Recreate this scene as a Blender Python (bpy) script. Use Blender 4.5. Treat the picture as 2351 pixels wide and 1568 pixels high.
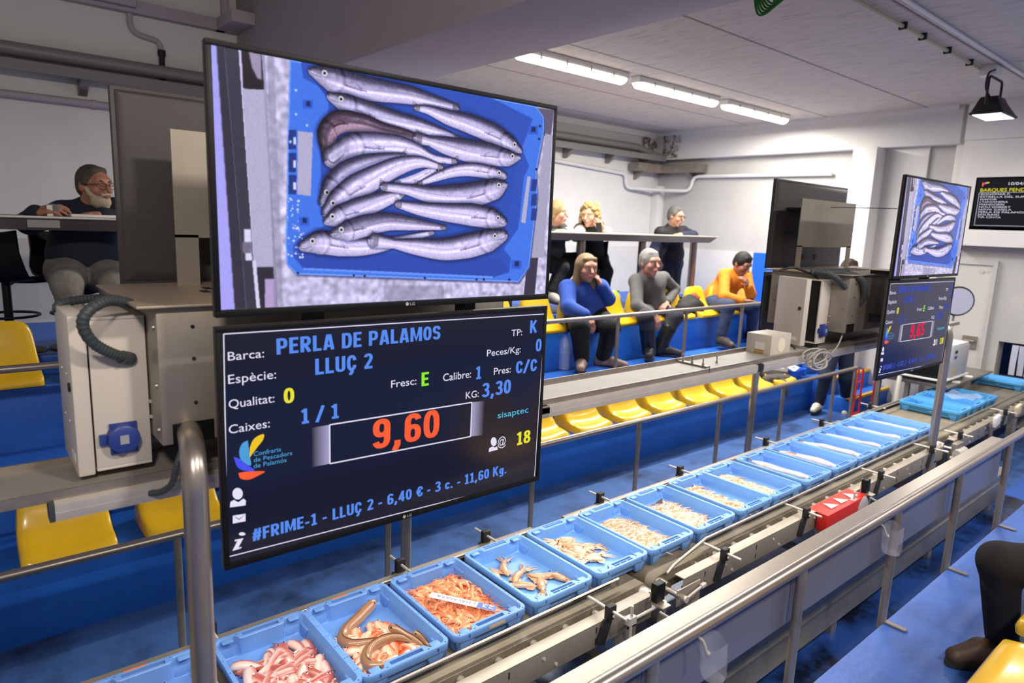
import bpy, bmesh, math, random
import numpy as np
from mathutils import Vector, Matrix
for _o in list(bpy.data.objects): bpy.data.objects.remove(_o)
SC = bpy.context.scene; COL = SC.collection
R = math.radians; PI = math.pi
# ------------------------------------------------------------------ camera
FPX = 1530.79; YAW, PITCH, ROLL = R(49.8105), R(-10.0710), R(2.2531)
CAM = Vector((0, 0, 1.95))
FW = Vector((math.cos(PITCH)*math.cos(YAW), math.cos(PITCH)*math.sin(YAW), math.sin(PITCH)))
RT = Vector((math.sin(YAW), -math.cos(YAW), 0)); UP = RT.cross(FW)
RT, UP = RT*math.cos(ROLL)+UP*math.sin(ROLL), UP*math.cos(ROLL)-RT*math.sin(ROLL)
cd = bpy.data.cameras.new('camera'); cam = bpy.data.objects.new('camera', cd); COL.objects.link(cam)
cd.sensor_width = 36; cd.lens = FPX/2351*36; cd.clip_start = .02
cam.matrix_world = Matrix(((RT.x, UP.x, -FW.x, CAM.x), (RT.y, UP.y, -FW.y, CAM.y), (RT.z, UP.z, -FW.z, CAM.z), (0, 0, 0, 1)))
cd.dof.use_dof = True; cd.dof.focus_distance = 2.5; cd.dof.aperture_fstop = 3.2
SC.camera = cam
SC.view_settings.view_transform = 'Standard'; SC.view_settings.look = 'None'
SC.view_settings.exposure = 0.0; SC.view_settings.gamma = 1.0; SC.view_settings.use_curve_mapping = False
# ------------------------------------------------------------------ world and room light
w = bpy.data.worlds.new('world'); SC.world = w; w.use_nodes = True
w.node_tree.nodes['Background'].inputs[0].default_value = (1.0, .94, .93, 1)
w.node_tree.nodes['Background'].inputs[1].default_value = .29
def area(name, loc, sx, sy, power, col, rot=(0, 0, 0), spread=180):
    l = bpy.data.lights.new(name, 'AREA'); l.shape = 'RECTANGLE'; l.size = sx; l.size_y = sy
    l.energy = power; l.color = col; l.spread = R(spread)
    o = bpy.data.objects.new(name, l); o.location = loc; o.rotation_euler = rot; COL.objects.link(o); return o
TUBES = [(4.35, 4.45), (5.85, 4.45), (7.35, 4.45)]           # fluorescent fittings seen on the ceiling
TUBES2 = [(3.7, -.6), (5.2, -.6), (6.7, -.6)]                # the matching row over the near stand
for tx, ty in TUBES: area('tube_glow', (tx, ty, 3.255), 1.25, .12, 92, (1.0, .965, .90))
for tx, ty in TUBES2: area('tube_glow', (tx, ty, 3.255), 1.25, .12, 52, (1.0, .93, .86))
LEDS = [(.17, 2.0), (2.05, 2.0), (4.1, 2.0), (6.15, 1.6)]    # strips under the gantry tray: start, length before the gantry is scaled about the camera
GK = .764                                                    # scale of the gantry about the camera position
for lx, ll in LEDS: area('strip_glow', ((lx+ll/2)*GK, 1.738, 1.243), (ll-.06)*GK, .025, 4.6*ll, (1.0, .93, .84))
for fx_, fy_ in ((1.5, -.9), (-.6, -.9)): area('flood_glow', (fx_, fy_, 3.42), .34, .2, 60, (1.0, .90, .80), (R(32), 0, 0))   # floodlights over the near stand
area('flood_glow', (6.72, 1.9, 2.93), .3, .16, 30, (1.0, .95, .88), (R(-25), 0, 0))
# ------------------------------------------------------------------ helpers
def lin(c):
    if isinstance(c, str): c = tuple(int(c[i:i+2], 16)/255 for i in (0, 2, 4))
    return tuple((x/12.92 if x <= .04045 else ((x+.055)/1.055)**2.4) for x in c)
def at(px, py, x=None, y=None, z=None):
    d = FW + RT*((px-1175.5)/FPX) + UP*((784-py)/FPX)
    t = (x-CAM.x)/d.x if x is not None else (y-CAM.y)/d.y if y is not None else (z-CAM.z)/d.z
    return CAM + d*t
_M = {}
def mat(name, col, rough=.5, metal=0, spec=.5, noise=0, nscale=8, col2=None, bump=0, bscale=60, emit=0, trans=0, alpha=1, coat=0, vcol=False, ior=1.45, coords='Object', sss=0, thr=None):
    if name in _M: return _M[name]
    m = bpy.data.materials.new(name); m.use_nodes = True; nt = m.node_tree; n = nt.nodes; L = nt.links
    b = n['Principled BSDF']; c = lin(col)+(1,)
    b.inputs['Base Color'].default_value = c; b.inputs['Roughness'].default_value = rough; b.inputs['Metallic'].default_value = metal
    b.inputs['Specular IOR Level'].default_value = spec; b.inputs['IOR'].default_value = ior
    if coat: b.inputs['Coat Weight'].default_value = coat; b.inputs['Coat Roughness'].default_value = .12
    if trans: b.inputs['Transmission Weight'].default_value = trans
    if alpha < 1: b.inputs['Alpha'].default_value = alpha
    if sss: b.inputs['Subsurface Weight'].default_value = sss; b.inputs['Subsurface Radius'].default_value = (.01, .005, .003)
    if emit:
        b.inputs['Emission Color'].default_value = c; b.inputs['Emission Strength'].default_value = emit
        b.inputs['Base Color'].default_value = (0.01, 0.01, 0.01, 1)
    tc = n.new('ShaderNodeTexCoord')
    src = None
    if vcol:
        a = n.new('ShaderNodeAttribute'); a.attribute_name = 'Col'; src = a.outputs['Color']
        if emit: L.new(src, b.inputs['Emission Color'])
        else: L.new(src, b.inputs['Base Color'])
    if noise:
        t = n.new('ShaderNodeTexNoise'); t.inputs['Scale'].default_value = nscale; t.inputs['Detail'].default_value = 6; t.inputs['Roughness'].default_value = .65
        L.new(tc.outputs[coords], t.inputs['Vector'])
        r = n.new('ShaderNodeValToRGB'); lo, hi = thr or (.38, .68)
        r.color_ramp.elements[0].position = lo; r.color_ramp.elements[1].position = hi
        L.new(t.outputs['Fac'], r.inputs['Fac'])
        mx = n.new('ShaderNodeMix'); mx.data_type = 'RGBA'; mx.inputs[0].default_value = noise
        mul = n.new('ShaderNodeMath'); mul.operation = 'MULTIPLY'; mul.inputs[1].default_value = noise
        L.new(r.outputs['Color'], mul.inputs[0]); L.new(mul.outputs[0], mx.inputs[0])
        if src: L.new(src, mx.inputs[6])
        else: mx.inputs[6].default_value = c
        mx.inputs[7].default_value = lin(col2 or '000000')+(1,)
        L.new(mx.outputs[2], b.inputs['Base Color'])
    if bump:
        t2 = n.new('ShaderNodeTexNoise'); t2.inputs['Scale'].default_value = bscale; t2.inputs['Detail'].default_value = 4
        L.new(tc.outputs['Object'], t2.inputs['Vector'])
        bp = n.new('ShaderNodeBump'); bp.inputs['Strength'].default_value = bump; bp.inputs['Distance'].default_value = .01
        L.new(t2.outputs['Fac'], bp.inputs['Height']); L.new(bp.outputs['Normal'], b.inputs['Normal'])
    _M[name] = m; return m
def emis(name, col, s=1.0):
    if name in _M: return _M[name]
    m = bpy.data.materials.new(name); m.use_nodes = True; nt = m.node_tree; nt.nodes.clear()
    o = nt.nodes.new('ShaderNodeOutputMaterial'); e = nt.nodes.new('ShaderNodeEmission')
    e.inputs[0].default_value = lin(col)+(1,); e.inputs[1].default_value = s; nt.links.new(e.outputs[0], o.inputs[0]); _M[name] = m; return m
def vnorm(v): return v/max(1e-9, np.linalg.norm(v))
class MB:
    def __init__(s): s.v = []; s.f = []; s.c = []
    def add(s, vs, fs, col=None):
        k = len(s.v); s.v += [tuple(map(float, p)) for p in vs]; s.f += [tuple(i+k for i in f) for f in fs]
        s.c += [col or (1, 1, 1)]*len(vs) if not isinstance(col, list) else col; return s
    def box(s, x0, x1, y0, y1, z0, z1, col=None):
        return s.add([(x0,y0,z0),(x1,y0,z0),(x1,y1,z0),(x0,y1,z0),(x0,y0,z1),(x1,y0,z1),(x1,y1,z1),(x0,y1,z1)],
                     [(3,2,1,0),(4,5,6,7),(0,1,5,4),(1,2,6,5),(2,3,7,6),(3,0,4,7)], col)
    def obox(s, c, ax, ay, az, col=None):       # oriented box: centre and three half-axis vectors
        c, ax, ay, az = map(Vector, (c, ax, ay, az))
        vs = [c+ax*i+ay*j+az*k for k in (-1, 1) for (i, j) in ((-1,-1),(1,-1),(1,1),(-1,1))]
        return s.add(vs, [(3,2,1,0),(4,5,6,7),(0,1,5,4),(1,2,6,5),(2,3,7,6),(3,0,4,7)], col)
    def tube(s, path, r, n=12, caps=True, col=None):
        P = [np.array(p, float) for p in path]; rs = r if isinstance(r, (list, tuple)) else [r]*len(P)
        vs = []; up = None
        for i, p in enumerate(P):
            t = vnorm(P[min(i+1, len(P)-1)]-P[max(i-1, 0)])
            if up is None: a = np.array((0, 0, 1.)) if abs(t[2]) < .9 else np.array((1., 0, 0)); up = vnorm(a-t*(a@t))
            else: up = vnorm(up-t*(up@t))
            sd = np.cross(t, up)
            for k in range(n):
                a = 2*PI*k/n; vs.append(p+rs[i]*(math.cos(a)*up+math.sin(a)*sd))
        fs = [(i*n+k, i*n+(k+1) % n, (i+1)*n+(k+1) % n, (i+1)*n+k) for i in range(len(P)-1) for k in range(n)]
        if caps: fs += [tuple(range(n))[::-1], tuple(range((len(P)-1)*n, len(P)*n))]
        return s.add(vs, fs, col)
    def prism(s, poly, d, col=None):            # planar polygon (3D points) extruded along d
        n = len(poly); a = [Vector(p) for p in poly]; b = [p+Vector(d) for p in a]
        return s.add(a+b, [tuple(range(n))[::-1], tuple(range(n, 2*n))]+[(i, (i+1) % n, n+(i+1) % n, n+i) for i in range(n)], col)
    def loops(s, L, cap0=True, cap1=True, col=None):
        n = len(L[0]); vs = [p for l in L for p in l]
        fs = [(i*n+k, i*n+(k+1) % n, (i+1)*n+(k+1) % n, (i+1)*n+k) for i in range(len(L)-1) for k in range(n)]
        if cap0: fs.append(tuple(range(n))[::-1])
        if cap1: fs.append(tuple(range((len(L)-1)*n, len(L)*n)))
        return s.add(vs, fs, col)
    def lathe(s, prof, c, ax, n=20, col=None):  # prof: (distance along axis, radius)
        c = np.array(c, float); ax = vnorm(np.array(ax, float)); a = np.array((0, 0, 1.)) if abs(ax[2]) < .9 else np.array((1., 0, 0))
        u = vnorm(a-ax*(a@ax)); w_ = np.cross(ax, u)
        return s.loops([[c+ax*d+r*(math.cos(2*PI*k/n)*u+math.sin(2*PI*k/n)*w_) for k in range(n)] for d, r in prof], col=col)
    def ball(s, c, r, n=10, col=None):
        rr = r if isinstance(r, (list, tuple)) else (r, r, r); c = np.array(c, float)
        vs = [c+np.array((0, 0, -rr[2]))]; m = n//2+1
        for i in range(1, m):
            a = -PI/2+PI*i/m
            vs += [c+np.array((rr[0]*math.cos(a)*math.cos(2*PI*k/n), rr[1]*math.cos(a)*math.sin(2*PI*k/n), rr[2]*math.sin(a))) for k in range(n)]
        vs.append(c+np.array((0, 0, rr[2])))
        fs = [(0, 1+(k+1) % n, 1+k) for k in range(n)]
        for i in range(m-2): fs += [(1+i*n+k, 1+i*n+(k+1) % n, 1+(i+1)*n+(k+1) % n, 1+(i+1)*n+k) for k in range(n)]
        t = len(vs)-1; o = 1+(m-2)*n
        fs += [(o+k, o+(k+1) % n, t) for k in range(n)]
        return s.add(vs, fs, col)
    def mesh(s, name, m, smooth=True, bevel=0, ang=38, vcol=False, seg=2):
        me = bpy.data.meshes.new(name); me.from_pydata(s.v, [], s.f)
        if vcol:
            ca = me.color_attributes.new('Col', 'FLOAT_COLOR', 'POINT')
            ca.data.foreach_set('color', np.c_[np.array(s.c, float), np.ones(len(s.c))].astype(np.float32).ravel())
        bm = bmesh.new(); bm.from_mesh(me); bmesh.ops.recalc_face_normals(bm, faces=bm.faces)
        if bevel:
            es = [e for e in bm.edges if len(e.link_faces) == 2 and e.calc_face_angle(0) > R(35)]
            bmesh.ops.bevel(bm, geom=es, offset=bevel, segments=seg, affect='EDGES', profile=.5, clamp_overlap=True)
        bm.to_mesh(me); bm.free()
        if smooth and len(me.polygons):
            me.polygons.foreach_set('use_smooth', [True]*len(me.polygons)); me.set_sharp_from_angle(angle=R(ang))
        if m: me.materials.append(m)
        return me
    def build(s, name, m, parent=None, **k):
        o = bpy.data.objects.new(name, s.mesh(name, m, **k)); COL.objects.link(o)
        if parent: attach(o, parent)
        return o
class GB(MB):                                   # a gantry mesh scaled about the camera position, its outline in view unchanged
    def mesh(s, name, m, **k):
        s.v = [gpt(q) for q in s.v]
        if k.get('bevel'): k['bevel'] *= GK
        return MB.mesh(s, name, m, **k)
def gpt(q): return (q[0]*GK, q[1]*GK, 1.95*(1-GK)+q[2]*GK)  # scales a gantry point toward the camera position
def attach(o, parent):
    o.parent = parent
    o.matrix_parent_inverse = parent.matrix_basis.inverted()
def tag(o, label=None, cat=None, group=None, kind=None):
    if label: o['label'] = label
    if cat: o['category'] = cat
    if group: o['group'] = group
    if kind: o['kind'] = kind
    return o
def thing(name, label, cat, loc=(0, 0, 0), rz=0, group=None):
    o = bpy.data.objects.new(name, None); COL.objects.link(o); o.empty_display_size = .05
    o.location = loc; o.rotation_euler = (0, 0, rz); return tag(o, label, cat, group)
def gthing(name, label, cat, l=(0, 0, 0), rz=0, group=None): return thing(name, label, cat, gpt(l), rz, group)
def struct(name, mb, m, **k):
    return tag(mb.build(name, m, **k), kind='structure')
def copy_tree(o, parent=None):
    c = o.copy(); COL.objects.link(c)
    if parent: c.parent = parent; c.matrix_parent_inverse = o.matrix_parent_inverse.copy()
    for ch in [x for x in bpy.data.objects if x.parent == o]: copy_tree(ch, c)
    return c
def spline(P, n=8):
    P = [np.array(p, float) for p in P]; Q = [2*P[0]-P[1]]+P+[2*P[-1]-P[-2]]; out = []
    for i in range(1, len(Q)-2):
        for k in range(n):
            t = k/n; a, b, c, d = Q[i-1:i+3]
            out.append(.5*((2*b)+(c-a)*t+(2*a-5*b+4*c-d)*t*t+(3*b-3*c+d-a)*t**3))
    out.append(P[-1]); return out
def arc_path(pts, r, n=6):                      # polyline with rounded corners
    P = [np.array(p, float) for p in pts]; out = [P[0]]
    for i in range(1, len(P)-1):
        a = vnorm(P[i-1]-P[i]); b = vnorm(P[i+1]-P[i])
        d = min(r, np.linalg.norm(P[i-1]-P[i])*.49, np.linalg.norm(P[i+1]-P[i])*.49)
        for k in range(n+1):
            t = k/n; out.append(P[i]+a*d*(1-t)**2+b*d*t**2)
    out.append(P[-1]); return out
# text as a mesh lying in a plane; u and v span the plane
def text_obj(name, s, org, u, v, width, height, m, parent, bold=0, depth=.0004, fitw=True, label=None):
    c = bpy.data.curves.new(name, 'FONT'); c.body = s; c.size = 1; c.offset = 0;
    c.resolution_u = 3
    t = bpy.data.objects.new(name, c); COL.objects.link(t); bpy.context.view_layer.update()
    me = bpy.data.meshes.new_from_object(t.evaluated_get(bpy.context.evaluated_depsgraph_get()))
    bpy.data.objects.remove(t); bpy.data.curves.remove(c)
    co = np.empty(len(me.vertices)*3); me.vertices.foreach_get('co', co); co = co.reshape(-1, 3)
    CAPH = .73; x0, x1 = co[:, 0].min(), co[:, 0].max()
    sy = height/CAPH; sx = width/(x1-x0) if fitw else sy
    o = np.array(org, float); u = vnorm(np.array(u, float)); v = vnorm(np.array(v, float)); nn = np.cross(u, v)
    W_ = o+np.outer((co[:, 0]-x0)*sx, u)+np.outer(co[:, 1]*sy, v)+nn*depth
    me.vertices.foreach_set('co', W_.ravel()); me.update(); me.materials.clear(); me.materials.append(m); me.name = name
    ob = bpy.data.objects.new(name, me); COL.objects.link(ob); attach(ob, parent)
    if label: ob['label'] = label
    return ob
# heavy condensed letters drawn as ribbons (cap height 1)
_h = .088
def _arc(cx, cy, rx, ry, a0, a1, n=10, e=2.5):
    o = []
    for k in range(n+1):
        a = R(a0+(a1-a0)*k/n); c, s = math.cos(a), math.sin(a)
        o.append((cx+rx*math.copysign(abs(c)**(2/e), c), cy+ry*math.copysign(abs(s)**(2/e), s)))
    return o
def glyphs():
    h = _h; w = .50; x1 = w-h; m = w/2; rx = m-h; G = {}
    V = lambda x: [(x, 0), (x, 1)]
    H = lambda y, a=0, b=w: [(a, y), (b, y)]
    bowl = lambda lo, hi, xr=x1: [(h, hi-h*.85)]+_arc(xr-.15, (lo+hi)/2, .15, (hi-lo)/2-h*.85, 90, -90, 10)+[(h, lo+h*.85)]
    O = _arc(m, .5, rx, .5-h*.9, 0, 360, 32)[:-1]+['c']
    G['P'] = (w, [V(h), bowl(.36, 1)]); G['R'] = (w+.02, [V(h), bowl(.40, 1), [(.24, .44), (w-.06, 0)]])
    G['E'] = (.44, [V(h), H(h*.85, 0, .43), H(1-h*.85, 0, .43), H(.51, 0, .39)]); G['F'] = (.42, [V(h), H(1-h*.85, 0, .42), H(.50, 0, .38)]); G['L'] = (.42, [V(h), H(h*.85, 0, .42)])
    G['A'] = (.56, [[(h*.95, 0), (.24, 1)], [(.56-h*.95, 0), (.32, 1)], H(.26, .12, .44), [(.22, .93), (.34, .93)]]); G['D'] = (.52, [V(h), bowl(0, 1, .52-h)])
    G['O'] = (w, [O]); G['0'] = (.48, [[(x*.96, y) for x, y in O[:-1]]+['c']]); G['I'] = (.18, [V(.09)])
    G['M'] = (.70, [V(h), V(.70-h), [(.12, 1), (.35, .12), (.58, 1)]]); G['U'] = (w, [[(h, 1), (h, .34)]+_arc(m, .30, rx, .30-h*.9, 180, 360, 12)+[(x1, 1)]])
    C = [(x1, .66)]+_arc(m, .5, rx, .5-h*.9, 20, 340, 28)[1:-1]+[(x1, .34)]; G['C'] = (w, [C]); G['Ç'] = (w, [C, [(m, .04), (m+.02, -.10), (m-.04, -.20), (m-.14, -.20)]])
    G['S'] = (.48, [[(.39, .72)]+_arc(.24, .72, .155, .28-h*.9, 15, 180, 10)+_arc(.24, .72, .155, .20, 180, 255, 6)+_arc(.24, .29, .155, .20, 75, 0, 6)+_arc(.24, .29, .155, .29-h*.9, 0, -165, 10)])
    G['K'] = (.54, [V(h), [(h, .36), (.45, 1)], [(.22, .56), (.47, 0)]]); G['-'] = (.30, [H(.36, 0, .28)]); G['/'] = (.40, [[(.02, -.06), (.36, 1.04)]]); G[' '] = (.22, [])
    G['.'] = (.20, [[(.09, 0), (.09, .17)]]); G[','] = (.24, [[(.12, .17), (.12, .02), (.04, -.17)]]); G['1'] = (.40, [[(.22, 0), (.22, 1)], [(.03, .80), (.22, .93)], H(h*.8, .03, .40)])
    G['2'] = (.48, [_arc(.24, .70, .155, .30-h*.9, 165, 0, 12)+[(.36, .56), (.10, h*.9)], H(h*.85, .03, .47)])
    G['3'] = (.48, [_arc(.23, .74, .15, .26-h*.9, 165, -80, 12), _arc(.23, .28, .165, .28-h*.9, 85, -165, 14), H(.52, .16, .26)])
    G['4'] = (.50, [[(.34, 0), (.34, 1)], [(.33, .97), (.06, .30)], H(.28, 0, .49)]); G['5'] = (.48, [H(1-h*.85, .08, .44), [(.12, 1), (.10, .52)], [(.10, .54)]+_arc(.22, .31, .165, .31-h*.9, 100, -165, 14)])
    six = [_arc(.24, .31, .155, .31-h*.9, 0, 360, 24)[:-1]+['c'], [(.085, .31), (.09, .60)]+_arc(.25, .66, .16, .34-h*.9, 175, 20, 10)]
    G['6'] = (.48, six); G['9'] = (.48, [[((.48-p[0]), 1-p[1]) if p != 'c' else p for p in q] for q in six])
    G['8'] = (.48, [_arc(.24, .75, .14, .25-h*.9, 0, 360, 20)[:-1]+['c'], _arc(.24, .28, .155, .28-h*.9, 0, 360, 22)[:-1]+['c']])
    G['#'] = (.54, [[(.10, 0), (.22, 1)], [(.33, 0), (.45, 1)], H(.64, .02, .54), H(.34, 0, .50)]); G['€'] = (.52, [[(q[0]+.06, q[1]) for q in C], H(.58, 0, .38), H(.42, 0, .36)])
    c2 = [(.36, .46)]+_arc(.22, .34, .14, .34-h*.9, 20, 340, 22)[1:-1]+[(.36, .20)]; G['c'] = (.42, [c2])
    G['g'] = (.46, [_arc(.21, .38, .125, .30-h*.9, 0, 360, 20)[:-1]+['c'], [(.345, .68), (.345, .0)]+_arc(.20, -.02, .145, .20-h*.9, 0, -160, 10)])
    return G
GL = glyphs()
def bold_text(name, s, org, u, v, width, height, m, parent, depth=.0004, label=None):
    V_, F_, x = [], [], 0
    for ch in s:
        wd, st = GL[ch]
        for pl in st:
            cl = pl[-1] == 'c'; P = [np.array(q, float) for q in (pl[:-1] if cl else pl)]
            Q = [P[0]]; [Q.append(q) for q in P[1:] if np.linalg.norm(q-Q[-1]) > 1e-4]; P = Q; n = len(P); k0 = len(V_)
            for i in range(n):
                a = P[(i-1) % n] if cl or i else P[0]; b = P[(i+1) % n] if cl or i < n-1 else P[-1]
                d1 = vnorm(P[i]-a) if np.linalg.norm(P[i]-a) > 1e-9 else vnorm(b-P[i]); d2 = vnorm(b-P[i]) if np.linalg.norm(b-P[i]) > 1e-9 else d1
                t = vnorm(d1+d2); nn = np.array((-t[1], t[0])); k = min(1.6, 1/max(.4, nn@np.array((-d1[1], d1[0]))))
                for sg in (1, -1): V_.append((x+P[i][0]+nn[0]*_h*k*sg, P[i][1]+nn[1]*_h*k*sg*.92))
            for i in range(n if cl else n-1): j = (i+1) % n; F_.append((k0+2*i, k0+2*i+1, k0+2*j+1, k0+2*j))
        x += wd+.085
    co = np.array(V_); sx = width/(co[:, 0].max()-co[:, 0].min()); u = vnorm(np.array(u, float)); v = vnorm(np.array(v, float)); nn = np.cross(u, v)
    W_ = np.array(org, float)+np.outer((co[:, 0]-co[:, 0].min())*sx, u)+np.outer(co[:, 1]*height, v)+nn*depth
    me = bpy.data.meshes.new(name); me.from_pydata([tuple(q) for q in W_], [], F_); me.materials.append(m)
    ob = bpy.data.objects.new(name, me); COL.objects.link(ob); attach(ob, parent); return ob
# ------------------------------------------------------------------ smooth-blended bodies (surface nets)
def sdf_mesh(prims, h=.008, k=.02, pad=.03):
    lo = np.full(3, 1e9); hi = -lo
    for p in prims:
        if p[0] == 'c': pts = [np.array(p[1])-p[3], np.array(p[1])+p[3], np.array(p[2])-p[4], np.array(p[2])+p[4]]
        else: r = max(p[2]); pts = [np.array(p[1])-r, np.array(p[1])+r]
        for q in pts: lo = np.minimum(lo, q); hi = np.maximum(hi, q)
    lo -= pad; hi += pad; N = np.ceil((hi-lo)/h).astype(int)+1
    F = np.full(N, .5, np.float32); ax = [lo[i]+h*np.arange(N[i]) for i in range(3)]
    for p in prims:
        kk = k
        if p[0] == 'c':
            a, b, ra, rb = np.array(p[1], float), np.array(p[2], float), p[3], p[4]; kk = p[5] if len(p) > 5 else k
            l0 = np.minimum(a-ra, b-rb); l1 = np.maximum(a+ra, b+rb)
        else:
            c, rr, M = np.array(p[1], float), np.array(p[2], float), p[3]; kk = p[4] if len(p) > 4 else k
            l0 = c-rr.max(); l1 = c+rr.max()
        i0 = np.maximum(((l0-kk*1.5-3*h-lo)/h).astype(int), 0); i1 = np.minimum(((l1+kk*1.5+3*h-lo)/h).astype(int)+2, N)
        X, Y, Z = np.meshgrid(*[ax[i][i0[i]:i1[i]] for i in range(3)], indexing='ij')
        Q = np.stack([X, Y, Z], -1)
        if p[0] == 'c':
            ab = b-a; t = np.clip(((Q-a)@ab)/max(1e-12, ab@ab), 0, 1)
            d = np.linalg.norm(Q-a-t[..., None]*ab, axis=-1)-(ra+(rb-ra)*t)
        else:
            L = (Q-c)@M; q0 = np.linalg.norm(L/rr, axis=-1); q1 = np.linalg.norm(L/rr**2, axis=-1)
            d = q0*(q0-1)/np.maximum(q1, 1e-6)
        S = F[i0[0]:i1[0], i0[1]:i1[1], i0[2]:i1[2]]
        hh = np.maximum(kk-np.abs(S-d), 0)/kk
        F[i0[0]:i1[0], i0[1]:i1[1], i0[2]:i1[2]] = np.minimum(S, d)-hh*hh*kk*.25
    ins = F < 0; C = [F[a:N[0]-1+a, b:N[1]-1+b, c:N[2]-1+c] for a in (0, 1) for b in (0, 1) for c in (0, 1)]
    cnt = sum((x < 0).astype(np.int8) for x in C); act = (cnt > 0) & (cnt < 8)
    idx = np.full(act.shape, -1, np.int64); I = np.argwhere(act); idx[act] = np.arange(len(I))
    vals = np.stack([x[act] for x in C], 1).astype(float); off = np.array([(a, b, c) for a in (0, 1) for b in (0, 1) for c in (0, 1)], float)
    acc = np.zeros((len(I), 3)); n = np.zeros(len(I))
    for i in range(8):
        for j in range(i+1, 8):
            if np.abs(off[i]-off[j]).sum() != 1: continue
            m = (vals[:, i] < 0) != (vals[:, j] < 0)
            t = np.where(m, vals[:, i]/np.where(m, vals[:, i]-vals[:, j], 1), 0)
            acc += np.where(m[:, None], off[i]+t[:, None]*(off[j]-off[i]), 0); n += m
    V = lo+h*(I+acc/n[:, None]); faces = []
    for d_ in range(3):
        e, f = [(1, 2), (2, 0), (0, 1)][d_]
        sl0 = [slice(1, N[i]-1) for i in range(3)]; sl1 = list(sl0); sl0[d_] = slice(0, N[d_]-1); sl1[d_] = slice(1, N[d_])
        A, B = ins[tuple(sl0)], ins[tuple(sl1)]; ch = np.argwhere(A != B)
        st = np.array([1, 1, 1]); st[d_] = 0; ch0 = ch+st; s_ = A[tuple(ch.T)]
        de = np.zeros(3, int); de[e] = 1; df = np.zeros(3, int); df[f] = 1
        q = [idx[tuple((ch0-x).T)] for x in (0*de, de, de+df, df)]
        q = np.stack(q, 1); q[s_] = q[s_][:, ::-1]; faces.append(q)
    return V, np.concatenate(faces)[:, ::-1]
def blob(name, prims, m, parent=None, h=.008, k=.02, relax=1):
    V, Fq = sdf_mesh(prims, h, k)
    me = bpy.data.meshes.new(name); me.vertices.add(len(V)); me.vertices.foreach_set('co', V.astype(np.float32).ravel())
    me.loops.add(Fq.size); me.loops.foreach_set('vertex_index', Fq.ravel().astype(np.int32))
    me.polygons.add(len(Fq)); me.polygons.foreach_set('loop_start', np.arange(0, Fq.size, 4, dtype=np.int32))
    me.polygons.foreach_set('use_smooth', np.ones(len(Fq), bool)); me.update(calc_edges=True); me.validate()
    me.materials.append(m); o = bpy.data.objects.new(name, me); COL.objects.link(o)
    if parent: attach(o, parent)
    return o
# ================================================================== materials
M_white = mat('white_wall', 'dddad6', .75, noise=.10, nscale=2.2, col2='8f8b88', bump=.05, bscale=40)
M_tile = mat('white_tile', 'd3d1cd', .45, noise=.10, nscale=3, col2='8f8b88')
M_grey = mat('grey_wall', 'b9b6b2', .7, noise=.12, nscale=3, col2='77736f')
M_beam = mat('beam_paint', 'b3a9ad', .75, noise=.10, nscale=2, col2='6d6468')
M_blue = mat('blue_riser_paint', '1d62c2', .42, noise=.35, nscale=3.5, col2='0a3585', bump=.08, bscale=26)
M_floor = mat('blue_floor_paint', '42659f', .34, noise=.9, nscale=2.3, col2='23263a', bump=.12, bscale=30, thr=(.46, .70))
M_walk = mat('blue_walkway_paint', '2a6bd0', .45, noise=.30, nscale=4, col2='1c4690', bump=.15, bscale=45)
M_near = mat('near_platform_paint', '365fb0', .50, noise=.65, nscale=2.4, col2='283a68', bump=.35, bscale=38, thr=(.46, .78))
M_yel = mat('yellow_plastic', 'e9ba22', .28, spec=.5, noise=.12, nscale=14, col2='a8842a', coat=.25)
M_ysteel = mat('yellow_paint', 'e0ab12', .5, noise=.3, nscale=12, col2='8a6d20')
M_ss = mat('brushed_steel', 'b5aea6', .30, 1.0, noise=.25, nscale=18, col2='7b736b', bump=.03, bscale=120)
M_tray = mat('grey_tray_steel', 'a29c93', .55, .3, noise=.3, nscale=7, col2='7a746b')
M_ssd = mat('dull_steel', 'a0978d', .44, .68, noise=.35, nscale=9, col2='5c554e', bump=.03, bscale=90)
M_plate = mat('beige_steel_plate', 'a39a8d', .48, .55, noise=.25, nscale=6, col2='6f675c')
M_pol = mat('polished_steel', 'b0a69d', .30, .82, noise=.2, nscale=20, col2='857d78')
M_alu = mat('grey_aluminium', 'cbc5bd', .45, .35, noise=.2, nscale=14, col2='847d75')
M_blk = mat('black_plastic', '121213', .45, spec=.25)
M_blkm = mat('black_matt', '1c1b1d', .6)
M_tvback = mat('tv_back_panel', '413b3a', .5, noise=.3, nscale=90, col2='2b2827')
M_cab = mat('cream_cabinet_paint', 'cfc6b9', .42, noise=.08, nscale=300, col2='8f877b')
M_gas = mat('grey_sheet_plastic', '62636f', .28, noise=.15, nscale=6, col2='4a4b58', spec=.5)
M_conc = mat('pale_trough_steel', 'a9a498', .38, .7, noise=.4, nscale=7, col2='625d53')
M_sock = mat('blue_socket_plastic', '2c3f86', .4)
M_hose = mat('grey_hose', '3d4446', .5)
M_cable = mat('black_cable', '151515', .5)
M_gcable = mat('green_cable', '2f7a25', .5)
M_lcable = mat('light_grey_cable', 'a8a49c', .5)
M_red = mat('red_guard_paint', 'c7281f', .42, noise=.15, nscale=20, col2='7d1510')
M_wh = mat('white_plastic', 'e4e2dd', .4)
M_tube = emis('fluorescent_diffuser', 'fff6dc', 6.0)
M_led = emis('strip_lens', 'ffeccf', 3.2)
M_belt = mat('conveyor_belt_rubber', '8d8371', .40, noise=.75, nscale=5, col2='57503f', thr=(.3, .75))
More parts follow.
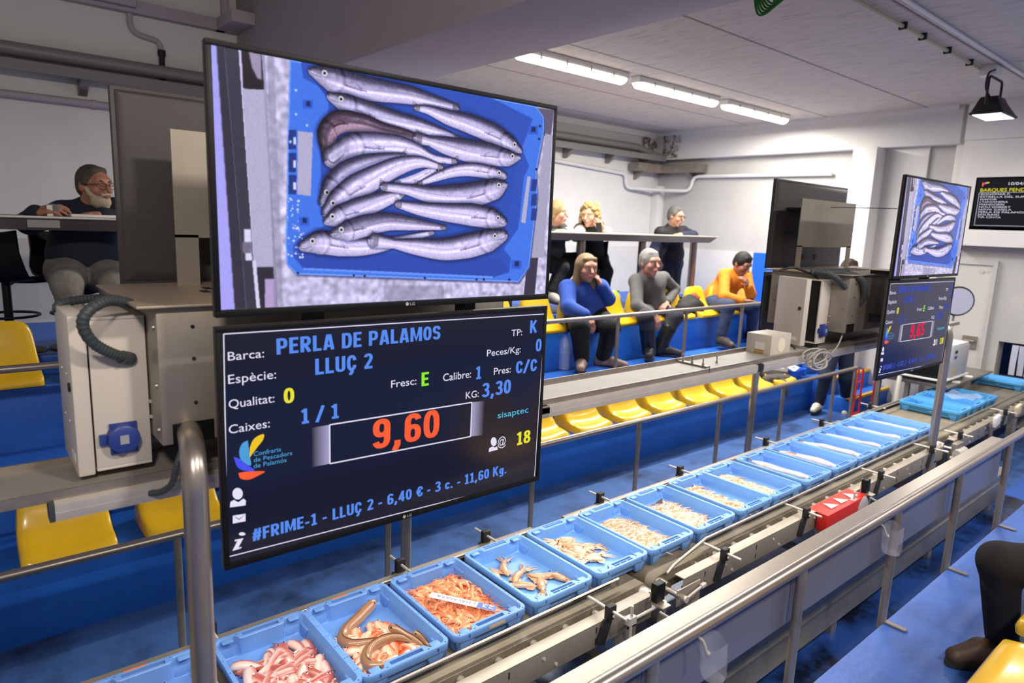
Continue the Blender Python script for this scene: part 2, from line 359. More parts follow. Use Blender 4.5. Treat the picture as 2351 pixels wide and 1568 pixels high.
# ================================================================== setting
XE, YL, ZC = 8.6, 6.79, 3.38
X0 = -2.5
struct('floor', MB().box(X0, 12, 1.30, 3.44, -.1, 0), M_floor)
struct('floor', MB().box(X0, 6.2, .60, 1.30, -.1, 0), mat('shaded_wet_floor_paint', '234382', .16, noise=.95, nscale=2.4, col2='10131c', thr=(.44, .60), bump=.1, bscale=20))  # wet black patches; the darker blue also puts the trench's shade into the colour
struct('floor', MB().box(6.2, 12, .60, 1.30, -.1, 0.0), M_near)
# stepped stand across the belt
struct('floor', MB().box(X0, 7.42, 3.44, 3.92, -.1, .351), M_blue, bevel=.012)
struct('floor', MB().box(X0, XE, 3.92, 4.37, -.1, .62), M_walk, bevel=.01)
struct('floor', MB().box(X0, 7.85, 4.37, 4.86, -.1, .975), M_blue, bevel=.012)
struct('floor', MB().box(X0, XE, 4.86, YL, -.1, .975), M_walk)
tr = MB().box(X0, 7.85, 4.80, 4.88, .975, 1.06); struct('trim_1', tr, M_blue, bevel=.01)
# near stand
struct('floor', MB().box(X0, 12, -3, .905, -.1, .39), M_near, bevel=.008)
struct('floor', MB().box(X0, 12, -3, -.02, .39, .70), M_near, bevel=.008)
# walls
struct('wall_left', MB().box(X0, XE, YL, YL+.2, -.1, 4.4), M_white)
struct('wall_end', MB().box(XE, XE+.2, 2.72, YL+.2, -.1, 4.4).box(XE, XE+.2, -3, 2.72, 1.75, 4.4).box(XE, XE+.2, 2.05, 2.16, -.1, 1.75)
       .box(XE, XE+.2, .9, 2.05, .9, 1.75).box(XE, XE+.2, .9, 2.05, -.1, .40).box(XE, XE+.2, -3, .9, -.1, 1.75), M_grey)
struct('wall_passage', MB().box(XE+1.2, XE+1.3, .5, 2.7, -.1, 1.8), mat('dim_blue_wall', '21407f', .7))
struct('trim_2', MB().box(X0, XE-.014, YL-.014, YL, .975, 1.675).box(XE-.014, XE, 5.03, YL, .975, 1.675), M_tile)
struct('wall_end', MB().box(XE-.012, XE, 3.71, 5.03, .0, 1.676).box(XE-.012, XE, 2.9, 3.71, 0, 1.676), mat('blue_dado_paint', '1e63cf', .5, noise=.15, nscale=5, col2='174a9c'))
struct('trim_3', MB().box(XE-.16, XE, 2.66, YL, 2.98, ZC), M_white, bevel=.004)         # beam over the end wall
struct('trim_4', MB().box(XE-.22, XE, -3, 2.60, 3.0, ZC), M_white, bevel=.004)
struct('wall_column', MB().box(XE-.30, XE, 3.44, 3.71, 0, 2.98), M_white, bevel=.004)
struct('wall_column', MB().box(XE-.10, XE, 2.60, 2.70, 1.9, ZC), M_white, bevel=.004)
struct('wall_column', MB().box(XE-.12, XE, 2.70, 2.98, 0, 1.92).box(XE-.04, XE, 2.98, 3.44, 0, 2.98), M_white, bevel=.004)
struct('wall_column', MB().box(XE-.14, XE, YL-.14, YL, .975, 2.6), M_white, bevel=.004)
struct('trim_5', MB().box(XE-.20, XE, -3, 2.60, 1.90, 3.0), M_white, bevel=.006)        # upper wall overhanging the doors
# ceiling: board-marked concrete with joints running along the belt
def ceil_mat():
    m = mat('ceiling_boards', 'aaa5a4', .8, bump=.05, bscale=60); nt = m.node_tree; n = nt.nodes; L = nt.links; b = n['Principled BSDF']
    tc = n.new('ShaderNodeTexCoord'); sp = n.new('ShaderNodeSeparateXYZ'); L.new(tc.outputs['Object'], sp.inputs[0])
    a = n.new('ShaderNodeMath'); a.operation = 'ADD'; a.inputs[1].default_value = .30; L.new(sp.outputs['Y'], a.inputs[0])
    d = n.new('ShaderNodeMath'); d.operation = 'DIVIDE'; d.inputs[1].default_value = 1.10; L.new(a.outputs[0], d.inputs[0])
    f = n.new('ShaderNodeMath'); f.operation = 'FRACT'; L.new(d.outputs[0], f.inputs[0])
    r = n.new('ShaderNodeValToRGB'); e = r.color_ramp.elements
    e[0].position = 0; e[0].color = (.10, .09, .09, 1); e[1].position = .030; e[1].color = (1, 1, 1, 1); L.new(f.outputs[0], r.inputs[0])
    mp = n.new('ShaderNodeMapping'); mp.inputs['Scale'].default_value = (14, 1.6, 1); L.new(tc.outputs['Object'], mp.inputs[0])
    t = n.new('ShaderNodeTexNoise'); t.inputs['Scale'].default_value = 2.4; t.inputs['Detail'].default_value = 6; t.inputs['Roughness'].default_value = .7; L.new(mp.outputs[0], t.inputs['Vector'])
    r2 = n.new('ShaderNodeValToRGB'); r2.color_ramp.elements[0].position = .32; r2.color_ramp.elements[0].color = (.62, .60, .60, 1); r2.color_ramp.elements[1].position = .50; L.new(t.outputs['Fac'], r2.inputs[0])
    m1 = n.new('ShaderNodeMix'); m1.data_type = 'RGBA'; m1.blend_type = 'MULTIPLY'; m1.inputs[0].default_value = 1
    m1.inputs[6].default_value = lin('cfc4b7')+(1,); L.new(r.outputs[0], m1.inputs[7])
    m2 = n.new('ShaderNodeMix'); m2.data_type = 'RGBA'; m2.blend_type = 'MULTIPLY'; m2.inputs[0].default_value = .8
    L.new(m1.outputs[2], m2.inputs[6]); L.new(r2.outputs[0], m2.inputs[7]); L.new(m2.outputs[2], b.inputs['Base Color']); return m
struct('ceiling', MB().box(2.6, XE, -3, YL+.2, ZC, ZC+.1), ceil_mat())
struct('ceiling', MB().box(X0, 2.6, -3, YL+.2, 4.05, 4.15), M_beam)
struct('trim_6', MB().box(2.22, 2.91, -3, YL, 3.0, 4.1), M_beam, bevel=.012)              # deep cross beam
struct('trim_7', MB().box(2.91, XE-.16, YL-.05, YL, 3.3, ZC).box(XE-.2, XE-.16, 2.7, YL, ZC-.05, ZC), M_white)
# door and hatch in the end wall
struct('door_1', MB().box(XE-.03, XE+.03, 2.16, 2.72, 0, 1.75), mat('door_paint', 'c4c1bc', .5, noise=.08, nscale=4, col2='8b8884'))
dr = bpy.data.objects['door_1']
MB().box(XE-.05, XE-.03, 2.16, 2.20, 0, 1.75).box(XE-.05, XE-.03, 2.201, 2.72, 1.70, 1.75).build('door_frame', M_grey, dr)
MB().box(XE-.045, XE-.03, 2.24, 2.38, .78, .92).build('lock_plate', M_ssd, dr)
MB().tube([(XE-.05, 2.26, .87), (XE-.075, 2.26, .87), (XE-.075, 2.35, .87), (XE-.05, 2.35, .87)], .008, 8).build('door_handle', M_ssd, dr)
MB().lathe([(0, .022), (.008, .022)], (XE-.03, 2.30, 1.63), (-1, 0, 0), 14).box(XE-.034, XE-.03, 2.23, 2.275, 1.62, 1.64).build('door_sign', M_grey, dr)
hs = MB()
for i in range(13):
    y0 = 1.05+i*.068; hs.loops([[(XE-.01+.012*math.sin(i*2+z*9), y0, z), (XE-.01+.012*math.sin(i*2+z*9), y0+.058-.02*(.87-z), z), (XE-.004+.012*math.sin(i*2+z*9), y0+.058-.02*(.87-z), z), (XE-.004+.012*math.sin(i*2+z*9), y0, z)] for z in (.56, .66, .76, .88)])
tag(hs.build('strip_curtain', mat('clear_strip_plastic', 'd9dced', .25, alpha=.55)), 'clear plastic strip curtain hanging in the low wall hatch', 'curtain', kind='stuff')
# stair at the far end, blue with yellow nosings
for i, (y0, y1, z) in enumerate([(3.06, 3.30, .17), (3.30, 3.58, .351), (3.58, 3.92, .50)]):
    s = struct('floor', MB().box(7.5, XE-.02, y0, 3.92 if i else y1, -.05, z), M_walk, bevel=.006)
    MB().box(7.5, XE-.02, y0-.008, y0+.035, z-.02, z+.006).build('step_nosing', M_ysteel, s)
for y0, z in ((4.37, .80), (4.62, .975)):
    s = struct('floor', MB().box(7.87, XE-.02, y0, 4.86, .5, z), M_walk, bevel=.006)
    MB().box(7.87, XE-.02, y0-.008, y0+.035, z-.02, z+.006).build('step_nosing', M_ysteel, s)
# ------------------------------------------------------------------ services on the walls and ceiling
def wall_shelf():
    t = thing('cable_shelf', 'long grey steel cable shelf on brackets along the white side wall', 'shelf', (3, YL, 2.96))
    MB().box(X0, XE-.16, YL-.24, YL, 2.985, 3.0).box(X0, XE-.16, YL-.245, YL-.23, 2.95, 3.03).build('shelf_channel', mat('grey_channel', '7d7976', .5), t)
    for x in (-.6, .92, 2.5, 4.0, 5.5, 6.5, 7.35, 8.1):
        MB().prism([(x, YL, 2.985), (x, YL-.22, 2.985), (x, YL-.20, 2.955), (x, YL-.03, 2.85), (x, YL, 2.85)], (.06, 0, 0)).build('bracket', M_ssd, t)
wall_shelf()
tag(MB().tube([(X0, YL-.12, 3.12), (XE-.7, YL-.12, 3.12), (XE-.2, YL-.12, 3.03)], .055, 14).build('drain_pipe', mat('grey_pipe', '83807e', .4)), 'thick grey pipe lying above the cable shelf on the side wall', 'pipe')
tag(MB().tube([(X0, YL-.05, 2.79), (5.6, YL-.05, 2.79)], .03, 10).tube([(1.0, YL-.05, 2.79), (1.04, YL-.05, 2.79)], .036, 10).build('conduit', M_beam), 'thin pale conduit running under the cable shelf on the dark side wall', 'pipe')
cp = arc_path([(6.3, YL-.04, 2.80), (7.78, YL-.04, 2.73), (7.80, YL-.04, 2.53), (XE-.22, YL-.20, 2.53), (XE-.05, 6.15, 2.52), (XE-.05, 6.10, 2.73), (XE-.05, 4.05, 2.71)], .09)
tag(MB().tube(cp, .026, 10).build('conduit', M_white), 'white conduit stepping down around the corner of the end wall', 'pipe')
t = thing('corner_bracket', 'short grey steel channel spanning the far wall corner below the beam', 'bracket', (XE-.2, YL-.2, 2.8))
MB().box(7.85, XE, YL-.22, YL-.04, 2.78, 2.90).box(XE-.22, XE-.02, 5.9, YL-.1, 2.78, 2.90).build('channel', M_ssd, t)
MB().prism([(8.0, YL, 2.78), (8.0, YL-.2, 2.78), (8.0, YL, 2.66)], (.05, 0, 0)).prism([(XE, 6.1, 2.78), (XE-.2, 6.1, 2.78), (XE, 6.1, 2.66)], (0, .05, 0)).build('brace', M_ssd, t)
tag(MB().box(XE-.165, XE-.155, 6.30, 6.62, 3.0, 3.34).box(8.15, XE-.16, YL-.06, YL-.045, 3.0, 3.3).build('plaster_patch', mat('stained_plaster', 'cbc6bc', .9, noise=.9, nscale=9, col2='3c3426', thr=(.46, .58)), bevel=.003), 'flaking plaster patch with brown stains at the far beam corner', 'damaged plaster')
t = thing('trunking', 'square white cable trunking high on the dark side wall turning along the beam', 'trunking', (1.5, YL, 3.6))
MB().box(.2, 2.10, YL-.09, YL-.002, 3.57, 3.67).box(2.02, 2.22, YL-.5, YL-.002, 3.57, 3.67).box(2.08, 2.14, YL-.06, YL-.002, 3.67, 4.04).build('channel', M_beam, t, bevel=.004)
MB().box(.55, 1.36, YL-.16, YL-.09, 3.60, 3.85).build('junction_box', M_beam, t, bevel=.006)
tag(MB().tube(arc_path([(1.33, YL-.03, 3.62), (1.33, YL-.03, 3.42), (1.55, YL-.03, 3.39), (1.565, YL-.03, 3.30)], .09), .022, 10).build('conduit', M_beam), 'bent pale conduit dropping from the trunking on the dark wall', 'pipe')
tag(MB().tube([(1.565, YL-.03, 3.31), (1.56, YL-.03, 3.0)], .024, 10).tube([(1.565, YL-.03, 3.32), (1.565, YL-.03, 3.27)], .032, 10).build('conduit', M_blkm), 'short black conduit reaching down to the cable shelf', 'pipe')
tag(MB().tube([(2.30, YL-.06, 3.0), (2.30, YL-.06, 4.05)], .05, 10).build('downpipe', M_beam), 'white vertical pipe in the corner where the beam meets the wall', 'pipe')
# fluorescent fittings
def tube_light(x, y, label, grp, dm=None):
    t = thing('tube_light', label, 'ceiling light', (x, y, ZC), 0, grp)
    MB().box(x-.68, x+.68, y-.06, y+.06, 3.32, ZC).build('housing', M_wh, t, bevel=.012)
    n = 10; L = []
    for xx, s in ((-.66, .7), (-.63, 1), (.63, 1), (.66, .7)):
        L.append([(x+xx, y+.062*s*math.cos(PI*k/n), 3.322-.052*s*math.sin(PI*k/n)) for k in range(n+1)])
    MB().loops(L).build('diffuser', dm or M_tube, t)
    for k in (-.45, -.15, .15, .45): MB().box(x+k-.008, x+k+.008, y-.068, y-.06, 3.30, 3.35).build('clip', M_alu, t)
for (x, y), l in zip(TUBES, ('nearest to the cross beam', 'in the middle of the row', 'farthest from the cross beam')):
    tube_light(x, y, 'lit fluorescent tube light on the ceiling, '+l, 'fluorescent row over the far stand')
for (x, y) in TUBES2: tube_light(x, y, 'lit fluorescent tube light on the ceiling over the near stand', 'fluorescent row over the near stand', emis('dimmer_diffuser', 'fff6dc', 1.6))
# conduit and floodlight on the right of the ceiling
t = thing('ceiling_conduit', 'yellowed conduit with clips running along the ceiling to the floodlight', 'pipe', (5, 2.03, ZC))
MB().tube([(2.95, 2.03, 3.355), (6.72, 2.03, 3.355)], .014, 8).build('conduit', mat('aged_conduit', 'b9b28f', .5), t)
for x in (3.4, 4.1, 5.05, 5.4, 5.9, 6.4): MB().box(x-.01, x+.01, 2.005, 2.055, 3.335, ZC).build('clip', M_blkm, t)
tag(MB().tube([(2.95, 1.82, 3.365), (8.4, 1.86, 3.365)], .012, 8).build('conduit', M_wh), 'thin white conduit along the right side of the ceiling', 'pipe')
def rect(cx, cy, sx, sy, z, tilt=0): return [(cx-sx, cy-sy, z-tilt), (cx+sx, cy-sy, z-tilt), (cx+sx, cy+sy, z+tilt), (cx-sx, cy+sy, z+tilt)]
def floodlight(fx, fy, dz, label):
    t = thing('floodlight', label, 'floodlight', (fx, fy, ZC+dz))
    MB().box(fx-.06, fx+.06, fy-.01, fy+.12, 3.30+dz, ZC+dz).build('junction_box', M_wh, t, bevel=.006)
    MB().loops([rect(fx, fy, .10, .06, 3.12+dz), rect(fx, fy, .12, .07, 3.09+dz), rect(fx, fy-.02, .19, .11, 2.99+dz), rect(fx, fy-.02, .20, .12, 2.985+dz), rect(fx, fy-.02, .20, .12, 2.97+dz)]).build('housing', M_blkm, t, bevel=.004)
    MB().loops([rect(fx, fy-.02, .18, .10, 2.972+dz), rect(fx, fy-.02, .18, .10, 2.966+dz)]).build('lens', emis('flood_lens', 'fffaf0', 2.5), t)
    MB().tube(arc_path([(fx-.17, fy, 3.05+dz), (fx-.17, fy, 3.27+dz), (fx+.17, fy, 3.27+dz), (fx+.17, fy, 3.05+dz)], .04), .010, 8).build('yoke', M_blkm, t)
    MB().tube(spline([(fx-.06, fy, 3.33+dz), (fx-.2, fy, 3.28+dz), (fx-.22, fy, 3.17+dz), (fx-.08, fy, 3.11+dz)]), .008, 8).build('cord', M_cable, t)
floodlight(6.72, 1.92, 0, 'black lit floodlight hanging from the ceiling on a bracket')
floodlight(1.5, -.92, .52, 'black floodlight over the near stand, right one'); floodlight(-.6, -.92, .52, 'black floodlight over the near stand, left one')
cb = MB()
random.seed(4)
for i in range(6):
    cb.tube(spline([(2.915+.008*i, 1.66+.02*i, 3.05), (2.94, 1.69+.012*i, 2.985-.006*i), (2.94, 1.76+.012*i, 2.972-.007*i), (2.93, 1.82+.006*i, 3.05)]), .005, 6)
tag(cb.build('cable_loop', M_gcable), 'bundle of green cables looping below the cross beam edge', 'cable')
tag(MB().tube(spline([(2.93, 1.62, 3.04), (2.95, 1.59, 2.985), (2.95, 1.53, 2.98), (2.93, 1.50, 3.04)]), .007, 6).build('cable_loop', M_cable), 'single black cable loop below the cross beam edge', 'cable')
# ================================================================== screens
def loc(o, parent): o.parent = parent; o.matrix_parent_inverse = Matrix.Identity(4); return o
TVW, TVH = 1.274, .742
ES = 1.0
S_wh = emis('screen_white', 'e6e2f8', ES); S_bl = emis('screen_blue', '5a8df2', ES); S_ye = emis('screen_yellow', 'e9e23a', ES)
S_gr = emis('screen_green', '8cf02c', ES); S_or = emis('screen_orange', 'ff6038', ES); S_cy = emis('screen_cyan', '5cc4ea', ES)
S_lb = emis('screen_sky_blue', '4f9fd8', ES); S_in = emis('screen_indigo', '4a55f0', ES); S_go = emis('screen_gold', 'f0c42a', ES); S_rd = emis('screen_red', 'f02850', ES)
S_dim = emis('screen_dim_blue', '4a5fd8', .8)
M_scr = mat('black_screen_glass', '0a0b14', .12, spec=.6, noise=0)
M_scr_on = mat('lit_dark_screen', '0b0c17', .14, spec=.5)
M_scr_on.node_tree.nodes['Principled BSDF'].inputs['Emission Color'].default_value = lin('141626')+(1,)
M_scr_on.node_tree.nodes['Principled BSDF'].inputs['Emission Strength'].default_value = .9
M_scr_r = mat('lit_navy_screen', '0b0c17', .14, spec=.5)
M_scr_r.node_tree.nodes['Principled BSDF'].inputs['Emission Color'].default_value = lin('0f1338')+(1,)
M_scr_r.node_tree.nodes['Principled BSDF'].inputs['Emission Strength'].default_value = 1.0
BZ = .016
def tv(name, x0, y, z0, wd, ht, label, back=False, rz=0):
    """television with its front in the local y=0 plane, facing -y"""
    t = thing(name, label, 'television', gpt((x0, y, z0)), rz); t.scale = (GK, GK, GK)   # 43 inch sets after the gantry scaling
    m = MB().box(0, wd, .006, .030, 0, ht)
    m.loops([[(a, yy, b) for a, b in ((.012+k, .012+k), (wd-.012-k, .012+k), (wd-.012-k, ht-.012-k), (.012+k, ht-.012-k))] for yy, k in ((.030, 0), (.040, .012), (.048, .05))])
    loc(m.build('housing', M_tvback, bevel=.004), t)
    f = MB().box(0, wd, 0, .012, 0, BZ+.006).box(0, wd, 0, .012, ht-BZ, ht).box(0, BZ, 0, .012, BZ, ht-BZ).box(wd-BZ, wd, 0, .012, BZ, ht-BZ)
    loc(f.build('bezel', M_blk, bevel=.002), t)
    if not back:
        loc(MB().lathe([(0, .006), (.001, .006)], (wd/2-.018, -.0005, .011), (0, -1, 0), 14).build('logo_badge', M_alu), t)
        o = text_obj('logo_letters', 'LG', (wd/2-.006, 0, .006), (1, 0, 0), (0, 0, 1), .018, .010, M_alu, t, bold=.02, depth=.001); loc(o, t)
    else:
        loc(MB().box(.45, .95, .047, .0492, ht-.155, ht-.150).box(.52, .56, .046, .051, ht-.25, ht-.20).box(.74, .78, .046, .051, ht-.25, ht-.20).box(.52, .56, .046, .051, .07, .12).box(.74, .78, .046, .051, .07, .12).build('rear_slot', M_blk), t)
        for a, b in ((.07, ht-.05), (wd-.07, ht-.05), (.06, ht*.55), (wd-.06, ht*.55), (.06, .06), (.25, .08), (wd-.06, .06), (wd-.25, .08)):
            loc(MB().lathe([(0, .007), (.002, .007)], (a, .041, b), (0, 1, 0), 10).build('screw', M_blk), t)
    return t
# ---- the picture shown on the upper screens: hake in a blue crate, drawn row by row
def draw_fish_picture(nx=840, ny=472):
    x0, x1, z0, z1 = .592, 1.810, 1.690, 2.374
    def uv(cx, cy):
        p = at(480+cx/2.45, 80+cy/2.45, y=1.95); return ((p.x-x0)/(x1-x0)*nx, (z1-p.z)/(z1-z0)*ny)
    rng = np.random.default_rng(3)
    yy, xx = np.mgrid[0:ny, 0:nx].astype(float)
    I = np.zeros((ny, nx, 3)); I[:] = (.78, .75, .88)
    def blur(a, n):
        for _ in range(n): a = (a+np.roll(a, 1, 0)+np.roll(a, -1, 0)+np.roll(a, 1, 1)+np.roll(a, -1, 1))/5
        return a
    n1 = rng.random((ny, nx)); ns = blur(n1, 2)-.5; nb = blur(rng.random((ny, nx)), 40); nb = (nb-nb.mean())/nb.std()
    def poly(P):
        P = [uv(*p) for p in P]; ins = np.zeros((ny, nx), bool); n = len(P)
        for i in range(n):
            (xa, ya), (xb, yb) = P[i], P[(i+1) % n]
            if ya == yb: continue
            c = ((ya > yy) != (yb > yy)) & (xx < (xb-xa)*(yy-ya)/(yb-ya)+xa); ins ^= c
        return ins
    def fill(P, col, soft=0, k=1.0):
        m = poly(P).astype(float)
        if soft: m = blur(m, soft)
        m = (m*k)[..., None]; I[:] = I*(1-m)+np.array(col)*m
    I *= (1+.08*nb[..., None]); I[:] = np.clip(I, 0, 1)
    fill([(60, 60), (95, 60), (190, 1520), (90, 1520)], (.66, .64, .95)); fill([(85, 60), (130, 60), (250, 1520), (185, 1520)], (.19, .17, .24), 2)
    fill([(130, 60), (215, 60), (310, 1520), (250, 1520)], (.22, .20, .27)); fill([(205, 60), (225, 60), (330, 1520), (305, 1520)], (.80, .78, .92))
    fill([(222, 90), (350, 110), (420, 1520), (320, 1520)], (.62, .60, .72), 1); fill([(222, 90), (330, 90), (348, 325), (232, 315)], (.10, .08, .12), 1)
    fill([(262, 110), (330, 115), (335, 270), (310, 260), (280, 200)], (.60, .57, .68), 3); fill([(300, 1285), (395, 1285), (415, 1520), (320, 1520)], (.16, .14, .20), 1)
    fill([(348, 1350), (405, 1350), (415, 1520), (350, 1520)], (.70, .62, .80), 2); fill([(228, 320), (345, 322), (400, 1280), (290, 1280)], (.70, .68, .80), 1)
    fill([(360, 100), (400, 100), (450, 1520), (400, 1520)], (.50, .48, .58), 4, .5)
    fill([(235, 1080), (272, 1080), (280, 1250), (245, 1250)], (.86, .84, .95), 2); fill([(225, 1150), (275, 1150), (275, 1210), (230, 1210)], (.45, .42, .52), 2)
    fill([(280, 1250), (300, 1250), (325, 1520), (305, 1520)], (.85, .82, .93), 1); fill([(400, 580), (450, 570), (455, 870), (410, 870)], (.62, .60, .72), 5, .5)
    fill([(1000, 1385), (1330, 1390), (1330, 1460), (1000, 1470)], (.50, .48, .58), 8, .5)
    fill([(1840, 420), (1938, 430), (1920, 580), (1880, 570)], (.38, .34, .44), 3); fill([(1890, 560), (1930, 570), (1880, 1240), (1800, 1240)], (.66, .64, .74), 2)
    fill([(1790, 1240), (1850, 1240), (1830, 1450), (1770, 1450)], (.22, .19, .28), 2)
    out = [(488, 100), (1500, 300), (1840, 415), (1880, 470), (1882, 540), (1840, 760), (1845, 900), (1800, 1290), (1740, 1372), (520, 1325), (468, 1270), (462, 1150), (470, 900), (475, 540)]
    fill([(x+6, y+12) for x, y in out], (.25, .24, .45), 4, .7); fill(out, (.25, .46, .90), 1)
    rim = poly(out); e = rim & ~(np.roll(rim, 3, 0) & np.roll(rim, -3, 0) & np.roll(rim, 3, 1) & np.roll(rim, -3, 1)); I[e] = (.42, .62, .97)
    inn = [(540, 110), (560, 260), (640, 300), (690, 370), (700, 420), (680, 500), (655, 700), (655, 960), (680, 1060), (600, 1100), (540, 1120), (505, 1170), (505, 1230), (560, 1295), (1600, 1345), (1690, 1320), (1700, 1240), (1660, 1190), (1740, 1080), (1750, 1000), (1770, 800), (1800, 740), (1760, 640), (1790, 560), (1820, 480), (1500, 320), (1100, 230)]
    fill(inn, (.16, .31, .72), 2); fill([(705, 420), (700, 1100), (1640, 1240), (1740, 700), (1500, 420), (900, 250)], (.14, .30, .70), 8)
    fill([(505, 1190), (560, 1295), (1600, 1345), (1690, 1310), (1640, 1240), (560, 1195)], (.15, .28, .68), 6)
    fill([(560, 1290), (1600, 1340), (1600, 1352), (560, 1302)], (.40, .58, .98), 1)
    for P in ([(530, 545), (612, 555), (600, 900), (526, 890)], [(1790, 795), (1808, 795), (1780, 1050), (1755, 1045)]): fill(P, (.70, .68, .80), 1)
    for a in (540, 665, 785): fill([(480, a), (522, a), (520, a+105), (478, a+105)], (.10, .20, .52), 1); fill([(505, a+40), (520, a+40), (520, a+80), (505, a+80)], (.86, .86, .98), 1)
    for a in (810, 890, 970): fill([(1815, a), (1845, a), (1838, a+65), (1808, a+65)], (.12, .22, .55), 1)
    for cx, cy in ((585, 400), (565, 1035), (1822, 540), (1730, 1275)): fill([(cx-28, cy-22), (cx+28, cy-22), (cx+28, cy+25), (cx-28, cy+25)], (.17, .36, .82), 2); fill([(cx-10, cy-16), (cx+14, cy-16), (cx+14, cy+12), (cx-10, cy+12)], (.07, .12, .36), 1)
    for _ in range(150):
        a, b = rng.uniform(475, 690), rng.uniform(900, 1240); s = rng.uniform(3, 9)
        if (b > 1080 and a < 560) or a < 540: fill([(a-s, b), (a, b-s), (a+s, b), (a, b+s)], (.90, .91, 1.0), 0, .75)
    for a, b in ((520, 325), (520, 455), (580, 515), (490, 605), (1860, 520), (1855, 590), (1840, 755), (835, 1333), (895, 1335), (1225, 1348), (1510, 1357), (1550, 1357), (1690, 1358), (530, 1318)):
        fill([(a-9, b), (a, b-9), (a+9, b), (a, b+9)], (.66, .78, 1.) if a < 600 and b < 700 else (.08, .12, .30))
    D, P_ = (.36, .34, .43), (.84, .81, .93)
    F = [([(612, 222), (720, 262), (850, 302), (1000, 328), (1150, 352), (1300, 392), (1398, 418)], [22, 60, 60, 52, 44, 30, 20], 1, .62),
         ([(1752, 652), (1690, 612), (1600, 560), (1480, 510), (1350, 470), (1250, 432), (1180, 420)], [18, 48, 58, 52, 40, 25, 15], -1, .45),
         ([(712, 360), (800, 400), (900, 440), (1050, 485), (1200, 520), (1330, 557), (1405, 580)], [22, 48, 54, 48, 38, 22, 10], 1, .45),
         ([(690, 700), (690, 560), (760, 495), (880, 502), (1000, 540), (1120, 568), (1235, 605)], [22, 50, 52, 44, 36, 30, 20], 1, .95),
         ([(1745, 690), (1680, 692), (1580, 672), (1450, 650), (1330, 622), (1250, 600), (1190, 585)], [15, 48, 62, 60, 45, 25, 32], -1, .50),
         ([(720, 690), (830, 632), (950, 625), (1080, 630), (1180, 650), (1270, 692), (1390, 712)], [50, 62, 64, 55, 36, 22, 16], 1, .12),
         ([(668, 930), (730, 850), (800, 785), (900, 735), (1020, 702), (1110, 680)], [26, 62, 66, 55, 35, 15], 1, .40),
         ([(1312, 742), (1240, 780), (1150, 822), (1075, 835)], [14, 26, 30, 20], 1, .25),
         ([(1662, 790), (1600, 775), (1500, 757), (1400, 762), (1300, 792), (1195, 835)], [22, 38, 38, 33, 25, 12], -1, .15),
         ([(690, 985), (760, 925), (850, 855), (960, 792), (1080, 737), (1200, 715), (1315, 742)], [30, 62, 66, 56, 46, 30, 14], 1, .18),
         ([(690, 1035), (760, 1007), (860, 970), (960, 932), (1060, 900), (1105, 888)], [22, 52, 56, 46, 30, 15], 1, .40),
         ([(1665, 840), (1610, 862), (1500, 890), (1380, 900), (1250, 890), (1120, 862), (1000, 848)], [22, 60, 68, 62, 45, 28, 22], -1, .45),
         ([(1658, 1042), (1590, 1022), (1480, 1002), (1350, 990), (1200, 970), (1080, 945)], [28, 60, 62, 50, 36, 20], -1, .30),
         ([(560, 1172), (650, 1152), (760, 1162), (880, 1172), (1000, 1162), (1120, 1132), (1265, 1100)], [26, 56, 58, 48, 36, 22, 14], 1, .25),
         ([(730, 1102), (810, 1086), (900, 1060), (1020, 1040), (1150, 1050), (1330, 1072)], [22, 52, 54, 46, 36, 14], 1, .72),
         ([(1655, 1118), (1580, 1142), (1470, 1170), (1330, 1190), (1180, 1176), (1060, 1160), (950, 1142)], [36, 66, 70, 60, 45, 26, 38], -1, .30)]
    for pts, ws, up, dark in F:
        s = np.array([uv(*p) for p in pts]); k = 10; C = np.array(spline([(a, b, 0) for a, b in s], k))[:, :2]
        sc = nx/1960.; Wd = np.interp(np.linspace(0, len(ws)-1, len(C)), range(len(ws)), ws)*sc*1.03
        m = Wd.max()+10; bx0, bx1 = int(max(0, C[:, 0].min()-m)), int(min(nx, C[:, 0].max()+m)); by0, by1 = int(max(0, C[:, 1].min()-m)), int(min(ny, C[:, 1].max()+m))
        X, Y = xx[by0:by1, bx0:bx1], yy[by0:by1, bx0:bx1]
        best = np.full(X.shape, 1e9); sg = np.zeros(X.shape); tt = np.zeros(X.shape)
        for i in range(len(C)-1):
            a, b = C[i], C[i+1]; d = b-a; t = np.clip(((X-a[0])*d[0]+(Y-a[1])*d[1])/(d@d+1e-9), 0, 1)
            ex, ey = X-a[0]-t*d[0], Y-a[1]-t*d[1]; r = np.hypot(ex, ey); w_ = Wd[i]+(Wd[i+1]-Wd[i])*t
            q = r/np.maximum(w_, .5); bt = q < best
            best = np.where(bt, q, best); sg = np.where(bt, np.sign(d[0]*ey-d[1]*ex)*q, sg); tt = np.where(bt, (i+t)/(len(C)-1), tt)
        sub = I[by0:by1, bx0:bx1]
        sh = np.clip(1.35-best, 0, .35)/.35*.45; sub *= (1-sh[..., None]*np.array([1, .9, .7]))
        v = sg*up                                               # -1 back side, +1 belly side
        base = np.array(D)+(np.array(P_)-np.array(D))*np.clip((v+1.0-dark*1.0)/.75+.18, .05, 1)[..., None]
        if dark > .9: base = base*np.array([.85, .72, .70])
        lum = np.sqrt(np.clip(1-best**2, 0, 1)); base = base*(.66+.40*lum[..., None])
        gl = np.exp(-((v+.28)/.16)**2)*.16*(.6+nb[by0:by1, bx0:bx1]*.25); base += gl[..., None]
        base += (ns[by0:by1, bx0:bx1]*.34)[..., None]*(.4+.6*np.clip(-v+.6, 0, 1))[..., None]
        base -= (np.exp(-((v+.05-.15*np.sin(tt*5))/.05)**2)*.13*(tt > .25))[..., None]
